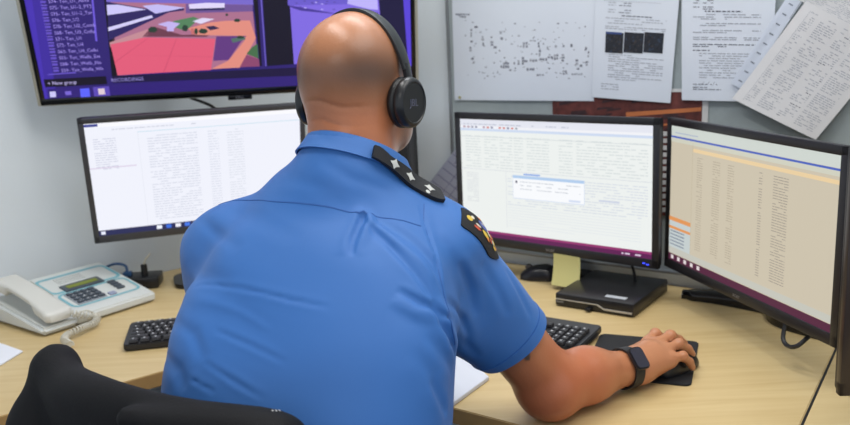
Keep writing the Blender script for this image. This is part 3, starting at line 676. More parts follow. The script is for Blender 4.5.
pl_ = PW-.1; cx0 = .1+pl_/2-.002
ring(pl_-.008, PD*.40, .02, cx0, PD*.735, .009, TEAL); ring(pl_-.014, PD*.36, .02, cx0, PD*.34, .007, TEAL, .0009)
bm = bmesh.new(); on(bm, (cx0-.01, PD*.6, .002), (.105, .034, .004), .001); build('display_frame', bm, DKG, t, world=False)
bm = bmesh.new(); on(bm, (cx0-.01, PD*.6, .0045), (.082, .015, .001)); build('display', bm, mat('lcd_green', (122, 132, 40), .3), t, world=False)
bm = bmesh.new()
for i in range(12):
    for j in range(5): on(bm, (cx0-.05+i*.0062, PD*.74+j*.0068, .0004), (.003, .0022, .001))
build('speaker_grille', bm, mat('grille_grey', (160, 162, 160), .6), t, world=False)
bm = bmesh.new(); on(bm, (cx0-.038, PD*.345, .001), (.078, .066, .002), .0008); build('keypad_plate', bm, mat('keypad_plate', (150, 156, 164), .5), t, world=False)
kb = bmesh.new(); box(kb, (0, 0, .003), (.0155, .0105, .005), .0015); k0 = build('keypad_button', kb, DKG, t, world=False)
lg = bmesh.new(); first = True; ch = '123456789*0#'; n_ = 0
for r in range(4):
    for c in range(4):
        pos = Matrix.Translation((cx0-.038+(c-1.5)*.0187, PD*.345+(1.5-r)*.0155, .001))
        o_ = k0 if first else k0.copy()
        if not first: COL.objects.link(o_); o_.parent = t
        first = False; o_.matrix_local = TP @ pos
        if c < 3: text_bm(lg, ch[n_], .009, TP @ pos @ Matrix.Translation((0, -.003, .0062)), align='CENTER'); n_ += 1
build('keypad_digits', lg, mat('digit_white', (225, 228, 230), .6), t, world=False)
for i in range(4):
    b = bmesh.new(); on(b, (cx0+.052, PD*.47-i*.0135, .003), (.020, .0095, .005), .0015); build('memory_button', b, DKG, t, world=False)
b = bmesh.new(); on(b, (cx0+.015+.003, PD*.235, .002), (.018, .014, .004), .001); build('function_button', b, mat('button_lilac', (150, 156, 182), .5), t, world=False)
# handset along the left side, lying in its cradle
def lofted(bm, rings):
    R_ = [[bm.verts.new(v) for v in r] for r in rings]; n = len(R_[0])
    for A, B in zip(R_, R_[1:]):
        for k in range(n): bm.faces.new((A[k], A[(k+1) % n], B[(k+1) % n], B[k]))
    bm.faces.new(R_[0][::-1]); bm.faces.new(R_[-1])
bm = bmesh.new(); rings = []; N = 26; HL = PD+.006
for i in range(N+1):
    s = i/N; y = -.006+HL*s; base = z0+sl*y; w = .029+.006*(abs(2*s-1)**3); lift = .027+.009*math.sin(PI*s)
    low = .004 if s < .24 or s > .76 else .004+.020*min(1, min(s-.24, .76-s)/.06); e = 1-max(0, abs(2*s-1)-.93)/.07*.25
    sec = rrect(2*w*e, (lift-low)*e, .009*e, 4); rings.append([(.044+x, y, base+(lift+low)/2+zz) for x, zz in sec])
lofted(bm, rings); build('handset', bm, mat('handset_white', (206, 205, 198), .38), t, world=False, smooth=60)
def wp(x, y, z): return Vector((x, y, z))
bm = bmesh.new(); ax = smooth_path([wp(.072, -.004, .035), wp(.098, -.018, .026), wp(.118, -.03, .018), wp(.10, -.05, .012), wp(.075, -.055, .012), wp(.05, -.065, .014), wp(.02, -.07, .012), wp(.0, -.09, .010), wp(-.01, -.13, .01)], 40)
pts = []
for i, p in enumerate(ax):
    d = (ax[min(i+1, len(ax)-1)]-ax[max(i-1, 0)]).normalized(); s1 = d.cross(Vector((0, 0, 1))).normalized(); s2 = s1.cross(d); an = i*.62; R1 = .0070
    pts.append(p+s1*math.cos(an)*R1+s2*math.sin(an)*R1+Vector((0, 0, .002)))
tube(bm, pts, .0019, 6, sm=2)
pp = [wp(.08, -.0, .03), wp(.105, -.012, .036), wp(.125, -.008, .02), wp(.112, -.002, .01)]
tube(bm, pp, .0022, 6); build('coiled_cord', bm, mat('cord_cream', (200, 196, 182), .5), t, world=False, smooth=60)
# ------------------------------------------------------------------ socket box with plug, blue cable
c = G(140, 289, 0)
t = empty('power_strip', c, .1, 'small black power box with a plug, on the desk behind the telephone', 'power box')
bm = bmesh.new(); box(bm, (-.020, .03, .016), (.14, .075, .030), .004); build('housing', bm, mat('power_box_black', (26, 26, 30), .35), t, world=False)
bm = bmesh.new(); cyl(bm, (.012, .02, .03), (.012, .02, .062), .009, .008, 14, bev=.001); build('plug', bm, BLK, t, world=False)
bm = bmesh.new(); tube(bm, [(.012, .02, .06), (.018, .02, .075), (.03, .03, .088)], .0022); build('plug_tip', bm, mat('cream_tip', (205, 200, 180), .5), t, world=False)
bm = bmesh.new(); box(bm, (-.035, .03, .036), (.022, .02, .012), .002); cable = [(-.035, .03, .04), (-.04, .035, .058), (-.07, .045, .062), (-.11, .06, .045), (-.15, .07, .02), (-.19, .06, .006)]
tube(bm, [(x, y, z) for x, y, z in cable], .0035); build('blue_cable', bm, mat('cable_blue', (40, 84, 130), .5), t, world=False)
# cable loop hanging below the right monitor
bm = bmesh.new(); P = [AT(786, 322, 1.5), AT(783, 338, 1.49), AT(788, 346, 1.47), AT(797, 346, 1.45), AT(808, 337, 1.45), AT(815, 330, 1.47)]
P = [Vector((p.x, p.y, max(p.z, .006))) for p in P]
tube(bm, P, .0042); tag(build('cable', bm, BLK), 'black cable looping onto the desk below the right monitor', 'cable')
# papers and pad on the desk
def deskpaper(name, pts, h, m, label, cat):
    bm = bmesh.new(); prism(bm, [(p.x, p.y) for p in pts], .0005, h, 0.0003 if h < .003 else .0008); return tag(build(name, bm, m), label, cat)
q = [G(-26, 338), G(4, 345.5), G(23, 352.5), G(-4, 369)]; deskpaper('paper_pad', q, .004, mat('pad_white', (226, 228, 236), .8), 'white paper pad on the desk at the left edge, below the phone', 'paper')
t = empty('booklet', G(2, 315), LY, 'pale booklet with a blue edge, behind the phone at the left edge', 'booklet')
q = [G(-30, 305), G(3, 306), G(11, 314), G(-20, 326)]; bm = bmesh.new(); prism(bm, [(p.x, p.y) for p in q], .0005, .005, .0005); build('pages', bm, PAPER, t)
q = [G(-22, 321, .005), G(9, 312, .005), G(11, 314, .005), G(-20, 326, .005)]; bm = bmesh.new(); prism(bm, [(p.x, p.y) for p in q], .0053, .0062); build('blue_edge', bm, mat('booklet_blue', (58, 112, 184), .6), t)
q = [G(458, 352), G(489, 380.5), G(453, 407), G(425, 385)]; deskpaper('notepad', q, .008, mat('notepad_white', (208, 212, 222), .8), 'white notepad on the desk edge under the right arm', 'notepad')
# ------------------------------------------------------------------ implicit surfaces (person, clothing, jacket)
def V3(*a): return np.array(a[0] if len(a) == 1 else a, dtype=np.float32)
def cone(p, a, b, ra, rb):
    a, b = V3(tuple(a)), V3(tuple(b)); ba = b-a; h = np.clip(((p-a) @ ba)/float(ba @ ba), 0, 1)
    return np.linalg.norm(p-a-h[:, None]*ba, axis=1)-(ra+(rb-ra)*h)
def ell(p, c, r, R=None):
    q = p-V3(tuple(c))
    if R is not None: q = q @ R
    r = V3(tuple(r)); k0 = np.linalg.norm(q/r, axis=1); k1 = np.linalg.norm(q/(r*r), axis=1)+1e-9
    return k0*(k0-1)/k1
def smin(a, b, k): h = np.maximum(k-np.abs(a-b), 0)/k; return np.minimum(a, b)-h*h*k*.25
def smax(a, b, k): return -smin(-a, -b, k)
def basis(yaw, pitch=0., roll=0.):
    return np.array((Matrix.Rotation(yaw, 3, 'Z') @ Matrix.Rotation(pitch, 3, 'X') @ Matrix.Rotation(roll, 3, 'Y')), dtype=np.float32)
def nets(fn, lo, hi, h, B=10, slack=1.6):
    lo = np.array(lo, float); n = np.ceil((np.array(hi)-lo)/h/B).astype(int)*B+1
    Gd = np.empty(n, np.float32); nb = (n-1)//B
    ci = np.stack(np.meshgrid(*[np.arange(k) for k in nb], indexing='ij'), -1).reshape(-1, 3)
    cc = fn((lo+(ci+.5)*B*h).astype(np.float32)); rad = B*h*.87*slack+h
    ar = np.arange(B+1); off = np.stack(np.meshgrid(ar, ar, ar, indexing='ij'), -1).reshape(-1, 3)
    for (i, j, k), d in zip(ci, cc): Gd[i*B:i*B+B+1, j*B:j*B+B+1, k*B:k*B+B+1] = d
    nz = np.where(np.abs(cc) < rad)[0]
    for s in range(0, len(nz), 120):
        ids = nz[s:s+120]; P = (lo+((ci[ids]*B)[:, None, :]+off[None])*h).reshape(-1, 3).astype(np.float32); d = fn(P).reshape(len(ids), B+1, B+1, B+1)
        for q, t in enumerate(ids): i, j, k = ci[t]*B; Gd[i:i+B+1, j:j+B+1, k:k+B+1] = d[q]
    S = Gd < 0; m = np.array(S.shape)-1
    cnt = np.zeros(m, np.int8); acc = np.zeros((*m, 3), np.float32) if m.prod() < 3e7 else None
    act = None
    c8 = [(a, b, c) for a in (0, 1) for b in (0, 1) for c in (0, 1)]
    tot = sum(S[a:a+m[0], b:b+m[1], c:c+m[2]].astype(np.int8) for a, b, c in c8)
    idx = np.argwhere((tot > 0) & (tot < 8)); del tot, acc, cnt
    vid = -np.ones(m, np.int32); vid[tuple(idx.T)] = np.arange(len(idx))
    sm_ = np.zeros((len(idx), 3)); nn_ = np.zeros(len(idx))
    for a in c8:
        for ax in range(3):
            if a[ax]: continue
            b = list(a); b[ax] = 1
            va = Gd[tuple((idx+a).T)]; vb = Gd[tuple((idx+b).T)]; cr_ = (va < 0) != (vb < 0)
            t = np.where(cr_, va/np.where(cr_, va-vb, 1), 0); pos = idx+np.array(a); pos = pos.astype(float); pos[:, ax] += t
            sm_[cr_] += pos[cr_]; nn_[cr_] += 1
    V = lo+sm_/nn_[:, None]*h; Fc = []
    for ax in range(3):
        u, v = [(1, 2), (2, 0), (0, 1)][ax]
        sl0 = [slice(None)]*3; sl1 = [slice(None)]*3; sl0[ax] = slice(0, -1); sl1[ax] = slice(1, None)
        A_, B_ = S[tuple(sl0)], S[tuple(sl1)]; e = np.argwhere(A_ != B_)
        ok = (e[:, u] > 0) & (e[:, v] > 0) & (e[:, u] < m[u]) & (e[:, v] < m[v]); e = e[ok]; fl_ = A_[tuple(e.T)]
        du = np.zeros(3, int); du[u] = 1; dv = np.zeros(3, int); dv[v] = 1
        q = np.stack([vid[tuple((e-du-dv).T)], vid[tuple((e-dv).T)], vid[tuple(e.T)], vid[tuple((e-du).T)]], 1)
        q[~fl_] = q[~fl_][:, ::-1]; Fc.append(q)
    Fc = np.concatenate(Fc); Fc = Fc[(Fc >= 0).all(1)]
    return V, Fc
def largest(V, Fc):                                              # keep only the biggest connected piece
    par = np.arange(len(V))
    while True:
        mn = par[Fc].min(1); new = par.copy()
        for k in range(4): np.minimum.at(new, Fc[:, k], mn)
        new = new[new]
        if (new == par).all(): break
        par = new
    lab, cnt = np.unique(par, return_counts=True); keep = par == lab[cnt.argmax()]
    mp = -np.ones(len(V), int); mp[keep] = np.arange(keep.sum()); f = Fc[keep[Fc[:, 0]]]
    return V[keep], mp[f]
def nmesh(name, V, Fc, mats, parent, attrs=None):
    V, Fc = largest(V, Fc)
    me = bpy.data.meshes.new(name); me.vertices.add(len(V)); me.vertices.foreach_set('co', V.astype(np.float32).ravel())
    me.loops.add(len(Fc)*4); me.loops.foreach_set('vertex_index', Fc.astype(np.int32).ravel())
    me.polygons.add(len(Fc)); me.polygons.foreach_set('loop_start', np.arange(len(Fc), dtype=np.int32)*4); me.update(calc_edges=True); me.validate()
    for an, fn in (attrs or {}).items():
        at_ = me.attributes.new(an, 'FLOAT', 'POINT'); at_.data.foreach_set('value', fn(V.astype(np.float32)).astype(np.float32))
    return finish(name, me, mats, parent, True, 180)
def hit(fn, x, y, t0=.6, t1=2.2, st=.55):
    d = ray(x, y); d = np.array(d.normalized(), dtype=np.float32); o = np.array(CAM, dtype=np.float32); t = t0; best = (9, t0)
    for _ in range(240):
        v = float(fn((o+d*t)[None])[0])
        if v < best[0]: best = (v, t)
        if v < .0003: break
        t += max(v*st, .0004)
        if t > t1: t = best[1]; break
    return Vector((o+d*t).tolist())
def grad(fn, p, e=.002):
    p = np.array(p, dtype=np.float32); P = np.array([p+V3(e, 0, 0), p-V3(e, 0, 0), p+V3(0, e, 0), p-V3(0, e, 0), p+V3(0, 0, e), p-V3(0, 0, e)]); v = fn(P)
    return Vector((float(v[0]-v[1]), float(v[2]-v[3]), float(v[4]-v[5]))).normalized()
def snap(fn, p, off=0., it=6):
    p = Vector(p)
    for _ in range(it): n = grad(fn, p); p = p-n*(float(fn(np.array([p], dtype=np.float32))[0])*.8)
    n = grad(fn, p); return p+n*off, n
# ------------------------------------------------------------------ the seated man
HY = math.radians(-27); hdir = Vector((-math.sin(HY), math.cos(HY), 0)); hax = Vector((math.cos(HY), math.sin(HY), 0))
HC = AT(358, 70, 1.30)
RH = basis(HY, math.radians(-8))
def hl(x, y, z): return HC+hax*x+(Matrix.Rotation(HY, 3, 'Z') @ Matrix.Rotation(math.radians(-8), 3, 'X') @ Vector((0, y, z)))
S_R = AT(438, 251, 1.225); S_L = Vector((-.303, 1.30, .300))
E_R = AT(551, 385, 1.315); E_R.z = max(E_R.z, .053)
W_R = G(633, 367, .038)
NB = AT(353, 176, 1.245); 
E_L = Vector((-.36, 1.44, .03)); W_L = Vector((-.18, 1.63, .035))
cut_n = (E_R-S_R).normalized()
TZ = [-.30, -.15, -.02, .08, .17, .25, .31, .36, .40, .44]
TX = [-.180, -.180, -.180, -.179, -.173, -.161, -.145, -.135, -.128, -.122]
TY = [.93, .96, 1.01, 1.05, 1.09, 1.13, 1.165, 1.195, 1.22, 1.24]
TA = [.210, .203, .196, .197, .198, .197, .184, .155, .11, .065]
TB = [.150, .142, .134, .134, .136, .134, .124, .108, .085, .06]
TYAW = math.radians(-14); tu = V3(math.cos(TYAW), math.sin(TYAW), 0); tv = V3(-math.sin(TYAW), math.cos(TYAW), 0)
_zs = np.linspace(-.34, .5, 120)
def _sp(ys):
    y = np.interp(_zs, TZ, ys); k = np.ones(7)/7; return np.convolve(np.pad(y, 3, mode='edge'), k, 'valid')
_T = [_sp(a) for a in (TX, TY, TA, TB)]
def torso(p, grow=0.):
    z = p[:, 2]; cx_, cy_, a_, b_ = [np.interp(z, _zs, t) for t in _T]
    dx, dy = p[:, 0]-cx_, p[:, 1]-cy_; u = (dx*tu[0]+dy*tu[1])/(a_+grow); v = (dx*tv[0]+dy*tv[1])/(b_+grow)
    r = (np.abs(u)**2.35+np.abs(v)**2.35+1e-9)**(1/2.35); d = (r-1)*np.minimum(a_, b_)*.92
    return smax(d, smax(z-.45, -.34-z, .02), .04)
SKc = {}
fdir = Vector((G(688, 347, .03)-W_R)); fdir.z = 0; fdir.normalize(); ldir = Vector((-fdir.y, fdir.x, 0)); up3 = Vector((0, 0, 1))
def hp(f, l, z): return Vector((W_R.x, W_R.y, 0))+fdir*(f*.93)+ldir*l+up3*z
FING = [  # knuckle, pip, dip, tip, radius
    ([(.083, .030, .056), (.119, .034, .062), (.143, .032, .048), (.157, .030, .035)], .0092),
    ([(.088, .008, .058), (.130, .008, .062), (.157, .007, .048), (.173, .006, .037)], .0096),
    ([(.083, -.013, .053), (.120, -.017, .055), (.146, -.020, .040), (.158, -.021, .027)], .0090),
    ([(.074, -.031, .045), (.101, -.038, .042), (.119, -.041, .028), (.127, -.042, .015)], .0080)]
THUMB = ([(.020, .026, .036), (.054, .049, .034), (.083, .052, .026), (.106, .048, .018)], .0108)
def masked(fn, c, R):
    def g(p, d):
        m = np.linalg.norm(p-V3(tuple(c)), axis=1) < R
        if m.any(): d = d.copy(); d[m] = fn(p[m], d[m])
        return d
    return g
def _arm_hand(p, d):
    k = .018
    d2 = cone(p, W_R+Vector((0, 0, .002)), hp(.05, .0, .046), .025, .026)
    pal = cone(p, hp(.02, .012, .042), hp(.085, .024, .050), .0185, .0150)
    pal = smin(pal, cone(p, hp(.02, -.002, .042), hp(.088, .007, .051), .019, .0152), .016)
    pal = smin(pal, cone(p, hp(.015, -.012, .038), hp(.082, -.013, .046), .018, .0142), .016)
    pal = smin(pal, cone(p, hp(.012, -.018, .032), hp(.074, -.030, .038), .0165, .0130), .016)
    pal = smin(pal, cone(p, hp(.012, .018, .034), hp(.045, .042, .034), .018, .0145), .018)
    d = smin(d, smin(d2, pal, .02), .025)
    for pts, r in FING+[THUMB]:
        q = [hp(*a) for a in pts]; f = None
        for i in range(3):
            c = cone(p, q[i], q[i+1], r*(1.06-.08*i), r*(1.0-.09*i)); f = c if f is None else smin(f, c, .004)
        f = smin(f, ell(p, q[1]+up3*.001, (r*1.14,)*3), .005)
        d = smin(d, f, .0065)
    return d
arm_hand = masked(_arm_hand, hp(.08, 0, .03), .17)
def head(p):
    d = ell(p, hl(0, -.005, .002), (.0720, .096, .083), RH)
    d = smin(d, ell(p, hl(0, -.028, -.012), (.0670, .072, .070), RH), .03)
    d = smin(d, ell(p, hl(0, .028, -.066), (.058, .068, .066), RH), .03)
    d = smin(d, ell(p, hl(0, .066, -.108), (.030, .026, .022), RH), .03)
    for s in (-1, 1): d = smin(d, ell(p, hl(s*.045, .03, -.086), (.024, .045, .036), RH), .02); d = smin(d, ell(p, hl(s*.035, .074, -.032), (.02, .016, .016), RH), .015)
    d = smin(d, cone(p, hl(-.03, .085, .012), hl(.03, .085, .012), .012, .012), .015)
    for s in (-1, 1): d = smax(d, -ell(p, hl(s*.031, .096, -.008), (.017, .012, .012), RH), .008)
    d = smin(d, cone(p, hl(0, .092, -.002), hl(0, .112, -.040), .007, .0115), .008)
    for s in (-1, 1): d = smin(d, ell(p, hl(s*.012, .100, -.043), (.008, .009, .007), RH), .005)
    d = smin(d, cone(p, hl(-.018, .094, -.064), hl(.018, .094, -.064), .0055, .0055), .006); d = smin(d, cone(p, hl(-.015, .092, -.073), hl(.015, .092, -.073), .0065, .0065), .005)
    for s in (-1, 1):
        e = ell(p, hl(s*.077, -.010, -.044), (.009, .019, .031), basis(HY, math.radians(-8), 0)); e = smax(e, -ell(p, hl(s*.086, -.007, -.042), (.007, .011, .020), RH), .004); d = smin(d, e, .006)
    n0_, n1_ = hl(0, -.026, -.045), NB+Vector((0, 0, .005))
    d = smin(d, cone(p, n0_, n1_, .061, .066), .022)
    # folds on the back of the neck
    for zz, am in ((-.052, .0026), (-.078, .0022)):
        q = (p-V3(tuple(hl(0, 0, zz))))@RH; d = d+am*np.exp(-(q[:, 2]+.12*np.abs(q[:, 0])+.004*np.sin(q[:, 0]*60))**2/.0025**2)*(q[:, 1] < 0.0)*np.clip(1.25-np.abs(q[:, 0])/.055, 0, 1)
    return d
LEGS = []
def skin(p):
    d = torso(p, -.022)
    d = masked(lambda q, e: smin(head(q), e, .03), hl(0, 0, -.05), .27)(p, d)
    d = smin(d, cone(p, S_R, E_R, .050, .0500), .03)
    mid = E_R.lerp(W_R, .42)+Vector((0, 0, .004))
    d = smin(d, smin(cone(p, E_R, mid, .0500, .043), cone(p, mid, W_R, .043, .027), .03), .03)
    d = smin(d, ell(p, E_R+Vector((-.008, -.012, -.004)), (.045, .045, .042)), .02)
    d = arm_hand(p, d)
    d = smin(d, cone(p, S_L, E_L, .05, .044), .03); d = smin(d, smin(cone(p, E_L, E_L.lerp(W_L, .4), .043, .040), cone(p, E_L.lerp(W_L, .4), W_L, .04, .026), .02), .02)
    lf = (W_L-E_L); lf.z = 0; lf.normalize(); lf = Vector((.9, .43, 0)).normalized(); ll = Vector((lf.y, -lf.x, 0))
    L0 = Vector((W_L.x, W_L.y, 0))
    return masked(lambda q, e: _left_hand(q, e, L0, lf, ll), L0+lf*.08, .2)(p, d)
def _left_hand(p, d, L0, lf, ll):
    for k, (o_, ln) in enumerate(((-.03, .07), (-.011, .086), (.009, .088), (.028, .080))):
        a0 = L0+lf*.02+ll*o_*.5+up3*.040; a1 = L0+lf*.085+ll*o_+up3*.047; a2 = L0+lf*(.085+ln*.5)+ll*o_*1.15+up3*.047; a3 = L0+lf*(.085+ln*.95)+ll*o_*1.2+up3*.030
        d = smin(d, cone(p, a0, a1, .018, .0135), .02); d = smin(d, smin(cone(p, a1, a2, .009, .0085), cone(p, a2, a3, .0085, .0075), .004), .006)
    a1 = L0+lf*.02+ll*.025+up3*.036; a2 = L0+lf*.06+ll*.052+up3*.034; a3 = L0+lf*.095+ll*.056+up3*.028
    d = smin(d, smin(cone(p, a1, a2, .016, .011), cone(p, a2, a3, .011, .009), .006), .01)
    return d
def cullskin(p):                                                # the hand is costly: skip it far away
    return skin(p)
SL0, SL1 = S_R, S_R.lerp(E_R, .62)
SLL1 = S_L.lerp(E_L, .8)
def shirt0(p):
    d = torso(p, .004)
    d = smin(d, cone(p, NB+Vector((.02, 0, -.025)), S_R+Vector((-.005, 0, .008)), .060, .066), .05)
    d = smin(d, cone(p, NB+Vector((-.03, .0, -.025)), S_L+Vector((.01, 0, .005)), .060, .070), .05)
    sr = cone(p, SL0, E_R, .070, .0600)
    pl = (p-V3(tuple(SL1))) @ V3(tuple(cut_n)); sr = smax(sr, pl, .003)
    sl = cone(p, S_L, E_L, .074, .066); sl = smax(sl, (p-V3(tuple(SLL1))) @ V3(tuple((E_L-S_L).normalized())), .003)
    d = smin(smin(d, sr, .03), sl, .06)
    d = smin(d, cone(p, AT(436, 312, 1.19), AT(487, 343, 1.245), .044, .040), .03)
    d = smin(d, smax(cone(p, NC-cn_*.09, NC+cn_*.05, .085, .0690), (p-V3(tuple(NC)))@V3(*CN), .002), .02)
    hol = smax(cone(p, SL0, E_R, .062, .0550), -(pl+.03), .004); d = smax(d, -hol, .003)
    return d
NC = AT(356, 150, 1.255); cn_ = Vector((.28, .38, .87)).normalized(); CN = (cn_.x, cn_.y, cn_.z)
CREASE = []; TOPFULL = {}
def shoulderf(p):
    d = torso(p, .004)
    d = smin(d, cone(p, NB+Vector((.02, 0, -.025)), S_R+Vector((-.005, 0, .008)), .060, .066), .05)
    return smin(d, cone(p, S_R, E_R, .071, .0635), .028)
def strapf(p):
    return smin(shoulderf(p), smax(cone(p, NC-cn_*.09, NC+cn_*.05, .098, .0745), (p-V3(tuple(NC)))@V3(*CN)-.001, .002), .02)
def shirt(p_):
    p = p_; d = shirt0(p)
    D = d
    for A_, w, am in CREASE:
        c_ = sum(A_)/len(A_); R_c = max(np.linalg.norm(a-c_) for a in A_)+5.5*w; m_ = np.linalg.norm(p_-c_, axis=1) < R_c
        if not m_.any(): continue
        p = p_[m_]; e = None; n_s = len(A_)-1
        for ii, (a, b) in enumerate(zip(A_, A_[1:])):
            ba = b-a; h = np.clip(((p-a) @ ba)/float(ba @ ba+1e-9), 0, 1); q = ((p-a-h[:, None]*ba)**2).sum(1); tt = (ii+h)/n_s
            if e is None: e, tw = q, tt
            else: tw = np.where(q < e, tt, tw); e = np.minimum(e, q)
        wt = np.sqrt(np.clip(4*tw*(1-tw), 0, 1)) if not TOPFULL.get(id(A_)) else np.sqrt(np.clip(1-tw, 0, 1))
        d[m_] += am*wt*(np.exp(-e/(w*w))-.5*np.exp(-e/(5.5*w*w)))*1.25
    q = p_*1.0
    d = d+.0024*np.sin(q[:, 0]*23+q[:, 2]*31+2*np.sin(q[:, 2]*17))*np.sin(q[:, 1]*19-q[:, 2]*27+1.3)
    return d
def crease(pts, w, am): CREASE.append(([np.array(hit(shirt0, x, y), dtype=np.float32) for x, y in pts], w, am*(.6 if w > .009 else 1)))
# folds, taken where they lie on the back and the sleeve
for pts, w, am in (
    ([(363, 217), (358, 228), (353, 240), (351, 256)], .0055, .017), ([(369, 219), (366, 232), (362, 246)], .007, -.006),
    ([(366, 222), (385, 240), (405, 262), (425, 285), (437, 305)], .0055, .0065), ([(372, 224), (398, 243), (420, 262), (438, 283)], .007, -.006),
    ([(385, 222), (412, 240), (432, 262), (441, 285)], .007, .0035), ([(398, 290), (420, 302), (440, 312), (452, 322)], .005, .006), ([(392, 300), (415, 313), (440, 322)], .008, -.003),
    ([(200, 218), (215, 232), (240, 250)], .012, .005), ([(186, 262), (200, 275), (230, 285)], .014, .005), ([(180, 290), (200, 300), (235, 306)], .012, -.003), ([(195, 285), (240, 288), (290, 300), (330, 308)], .0035, .003), ([(215, 330), (250, 345), (285, 362)], .0035, .003), ([(200, 300), (240, 312), (270, 330)], .005, -.0012),
    ([(176, 320), (195, 335), (205, 360)], .010, .005), ([(165, 352), (180, 370), (185, 390)], .012, .005), ([(205, 362), (235, 382), (262, 398)], .0035, .003), ([(190, 378), (215, 392)], .0035, .003),
    ([(455, 358), (450, 340), (442, 322), (434, 300)], .008, .010), ([(452, 372), (440, 352), (425, 335)], .012, .005), ([(446, 395), (430, 370), (412, 350)], .014, .004), ([(447, 415), (438, 395), (430, 380)], .009, .004),
    ([(421, 205), (425, 225), (433, 250), (441, 280), (447, 305)], .0035, .0028),
    ([(440, 230), (462, 258), (482, 285)], .010, -.003), ([(460, 262), (470, 290), (474, 315)], .009, .004), ([(482, 262), (497, 290), (508, 315)], .009, .004), ([(448, 300), (462, 320), (470, 340)], .007, .004), ([(456, 330), (468, 345), (478, 358)], .007, .004), ([(505, 268), (520, 295), (532, 318)], .007, .003),
    ([(230, 208), (260, 220), (300, 240)], .016, .003), ([(320, 160), (350, 178), (390, 192)], .010, .003), ([(285, 175), (320, 190), (345, 203)], .012, .002)):
    crease(pts, w, am)
    if pts[0][1] < 226 and pts[0][0] < 375 and pts[0][0] > 355: TOPFULL[id(CREASE[-1][0])] = True
root = empty('person', (-.13, 1.0, FLOOR), 0, 'seated bald man in a blue short sleeved uniform shirt, seen from behind, hand on mouse', 'person')
def a_scalp(V):
    q = (V-V3(tuple(HC)))@RH
    s = np.exp(-((q[:, 2]+.012)/.030)**2)*np.clip((-q[:, 1]+.02)/.05, 0, 1)*.62+np.exp(-((np.abs(q[:, 0])-.06)/.032)**2-((q[:, 2]-.015)/.05)**2)*.42
    return np.clip(s, 0, 1)*(q[:, 2] > -.07)*(np.linalg.norm(q, axis=1) < .16)
def a_beard(V):
    q = (V-V3(tuple(HC)))@RH
    s = np.clip((-.022-q[:, 2])/.02, 0, 1)*np.clip((q[:, 1]-.004)/.02, 0, 1)*np.clip((q[:, 2]+.135)/.02, 0, 1)*(np.linalg.norm(q, axis=1) < .17)
    return s*.72
def a_red(V):
    q = (V-V3(tuple(HC)))@RH
    s = np.clip((-.03-q[:, 2])/.04, 0, 1)*.35*(np.linalg.norm(q, axis=1) < .2)
    e = np.exp(-((V-V3(tuple(E_R)))**2).sum(1)/.12**2)*.8
    return np.clip(s+e, 0, 1)
TAT = None
def a_ink(V):
    a, b = V3(tuple(TAT[0])), V3(tuple(TAT[1])); ba = b-a; h = np.clip(((V-a) @ ba)/float(ba @ ba), 0, 1); d = np.linalg.norm(V-a-h[:, None]*ba, axis=1)
    return np.clip((.0058-d)/.002, 0, 1)*.8
TAT = (hit(skin, 526, 349), hit(skin, 527.5, 358.5))
SKIN = mat('skin', (184, 124, 88), .34, noise=.10, nscale=28, bump=.12, bscale=260, spec=.45, attr=[('red', (176, 88, 52)), ('scalp', (92, 66, 52)), ('beard', (104, 84, 76)), ('ink', (52, 62, 62))])
V, Fc = nets(cullskin, (-.47, .78, -.36), (.60, 1.76, .70), .0034)
body = nmesh('body', V, Fc, SKIN, root, {'scalp': a_scalp, 'beard': a_beard, 'red': a_red, 'ink': a_ink})
V, Fc = nets(shirt, (-.47, .74, -.26), (.30, 1.50, .52), .0036, slack=2.2)
keep = V[:, 2] > -.24
sh = nmesh('shirt', V, Fc, SHIRT, root)
def strip(bm, pts, w, off, fn, tdir=None, th=.0012, mi=0, n=None):
    """narrow cloth strip lying on the surface, along surface points"""
    q = smooth_path(pts, 6); L = []
    for i, p in enumerate(q):
        d = (q[min(i+1, len(q)-1)]-q[max(0, i-1)]).normalized(); s, nrm = snap(fn, p, 0); sd = nrm.cross(d).normalized()
        L.append([bm.verts.new(s+sd*w*a+nrm*(off+o)) for a, o in ((-.5, 0), (.5, 0), (.5, th), (-.5, th))])
    for A_, B_ in zip(L, L[1:]):
        for k in range(4): bm.faces.new((A_[k], A_[(k+1) % 4], B_[(k+1) % 4], B_[k])).material_index = mi
    bm.faces.new(L[0]); bm.faces.new(L[-1][::-1])
H_ = lambda x, y: hit(shirt, x, y)
bm = bmesh.new(); strip(bm, [H_(*p) for p in ((217, 201), (240, 200), (270, 201), (300, 203), (330, 207), (350, 212), (363, 216))], .0016, -.0006, shirt); strip(bm, [H_(*p) for p in ((363, 216), (385, 218), (405, 221), (421, 226))], .0014, -.0006, shirt); build('yoke_seam', bm, SHIRTD, sh)
bm = bmesh.new(); strip(bm, [H_(*p) for p in ((424, 204), (424, 222), (429, 240), (436, 262), (442, 285), (447, 305), (452, 325), (455, 345))], .0013, -.0006, shirt); build('armhole_seam', bm, SHIRTD, sh)
# cuff of the right sleeve: folded band and stitch line around the arm
ca = cut_n; cs = ca.orthogonal().normalized(); ct = ca.cross(cs)
def ringpts(k, r=.1, n=28): 
    c = SL1-ca*k; out = []
    for i in range(n+1):
        a = 2*PI*i/n; p = c+(cs*math.cos(a)+ct*math.sin(a))*.068; p, nn_ = snap(shirt, p, 0, 3); p = p-ca*((p-c).dot(ca)); out.append(p)
    return out
bm = bmesh.new(); strip(bm, ringpts(.021), .0012, -.0003, shirt, th=.0008); build('cuff_stitching', bm, SHIRTD, sh)
bm = bmesh.new(); strip(bm, ringpts(.0105), .019, -.0002, shirt, th=.0012); build('cuff', bm, SHIRT, sh)
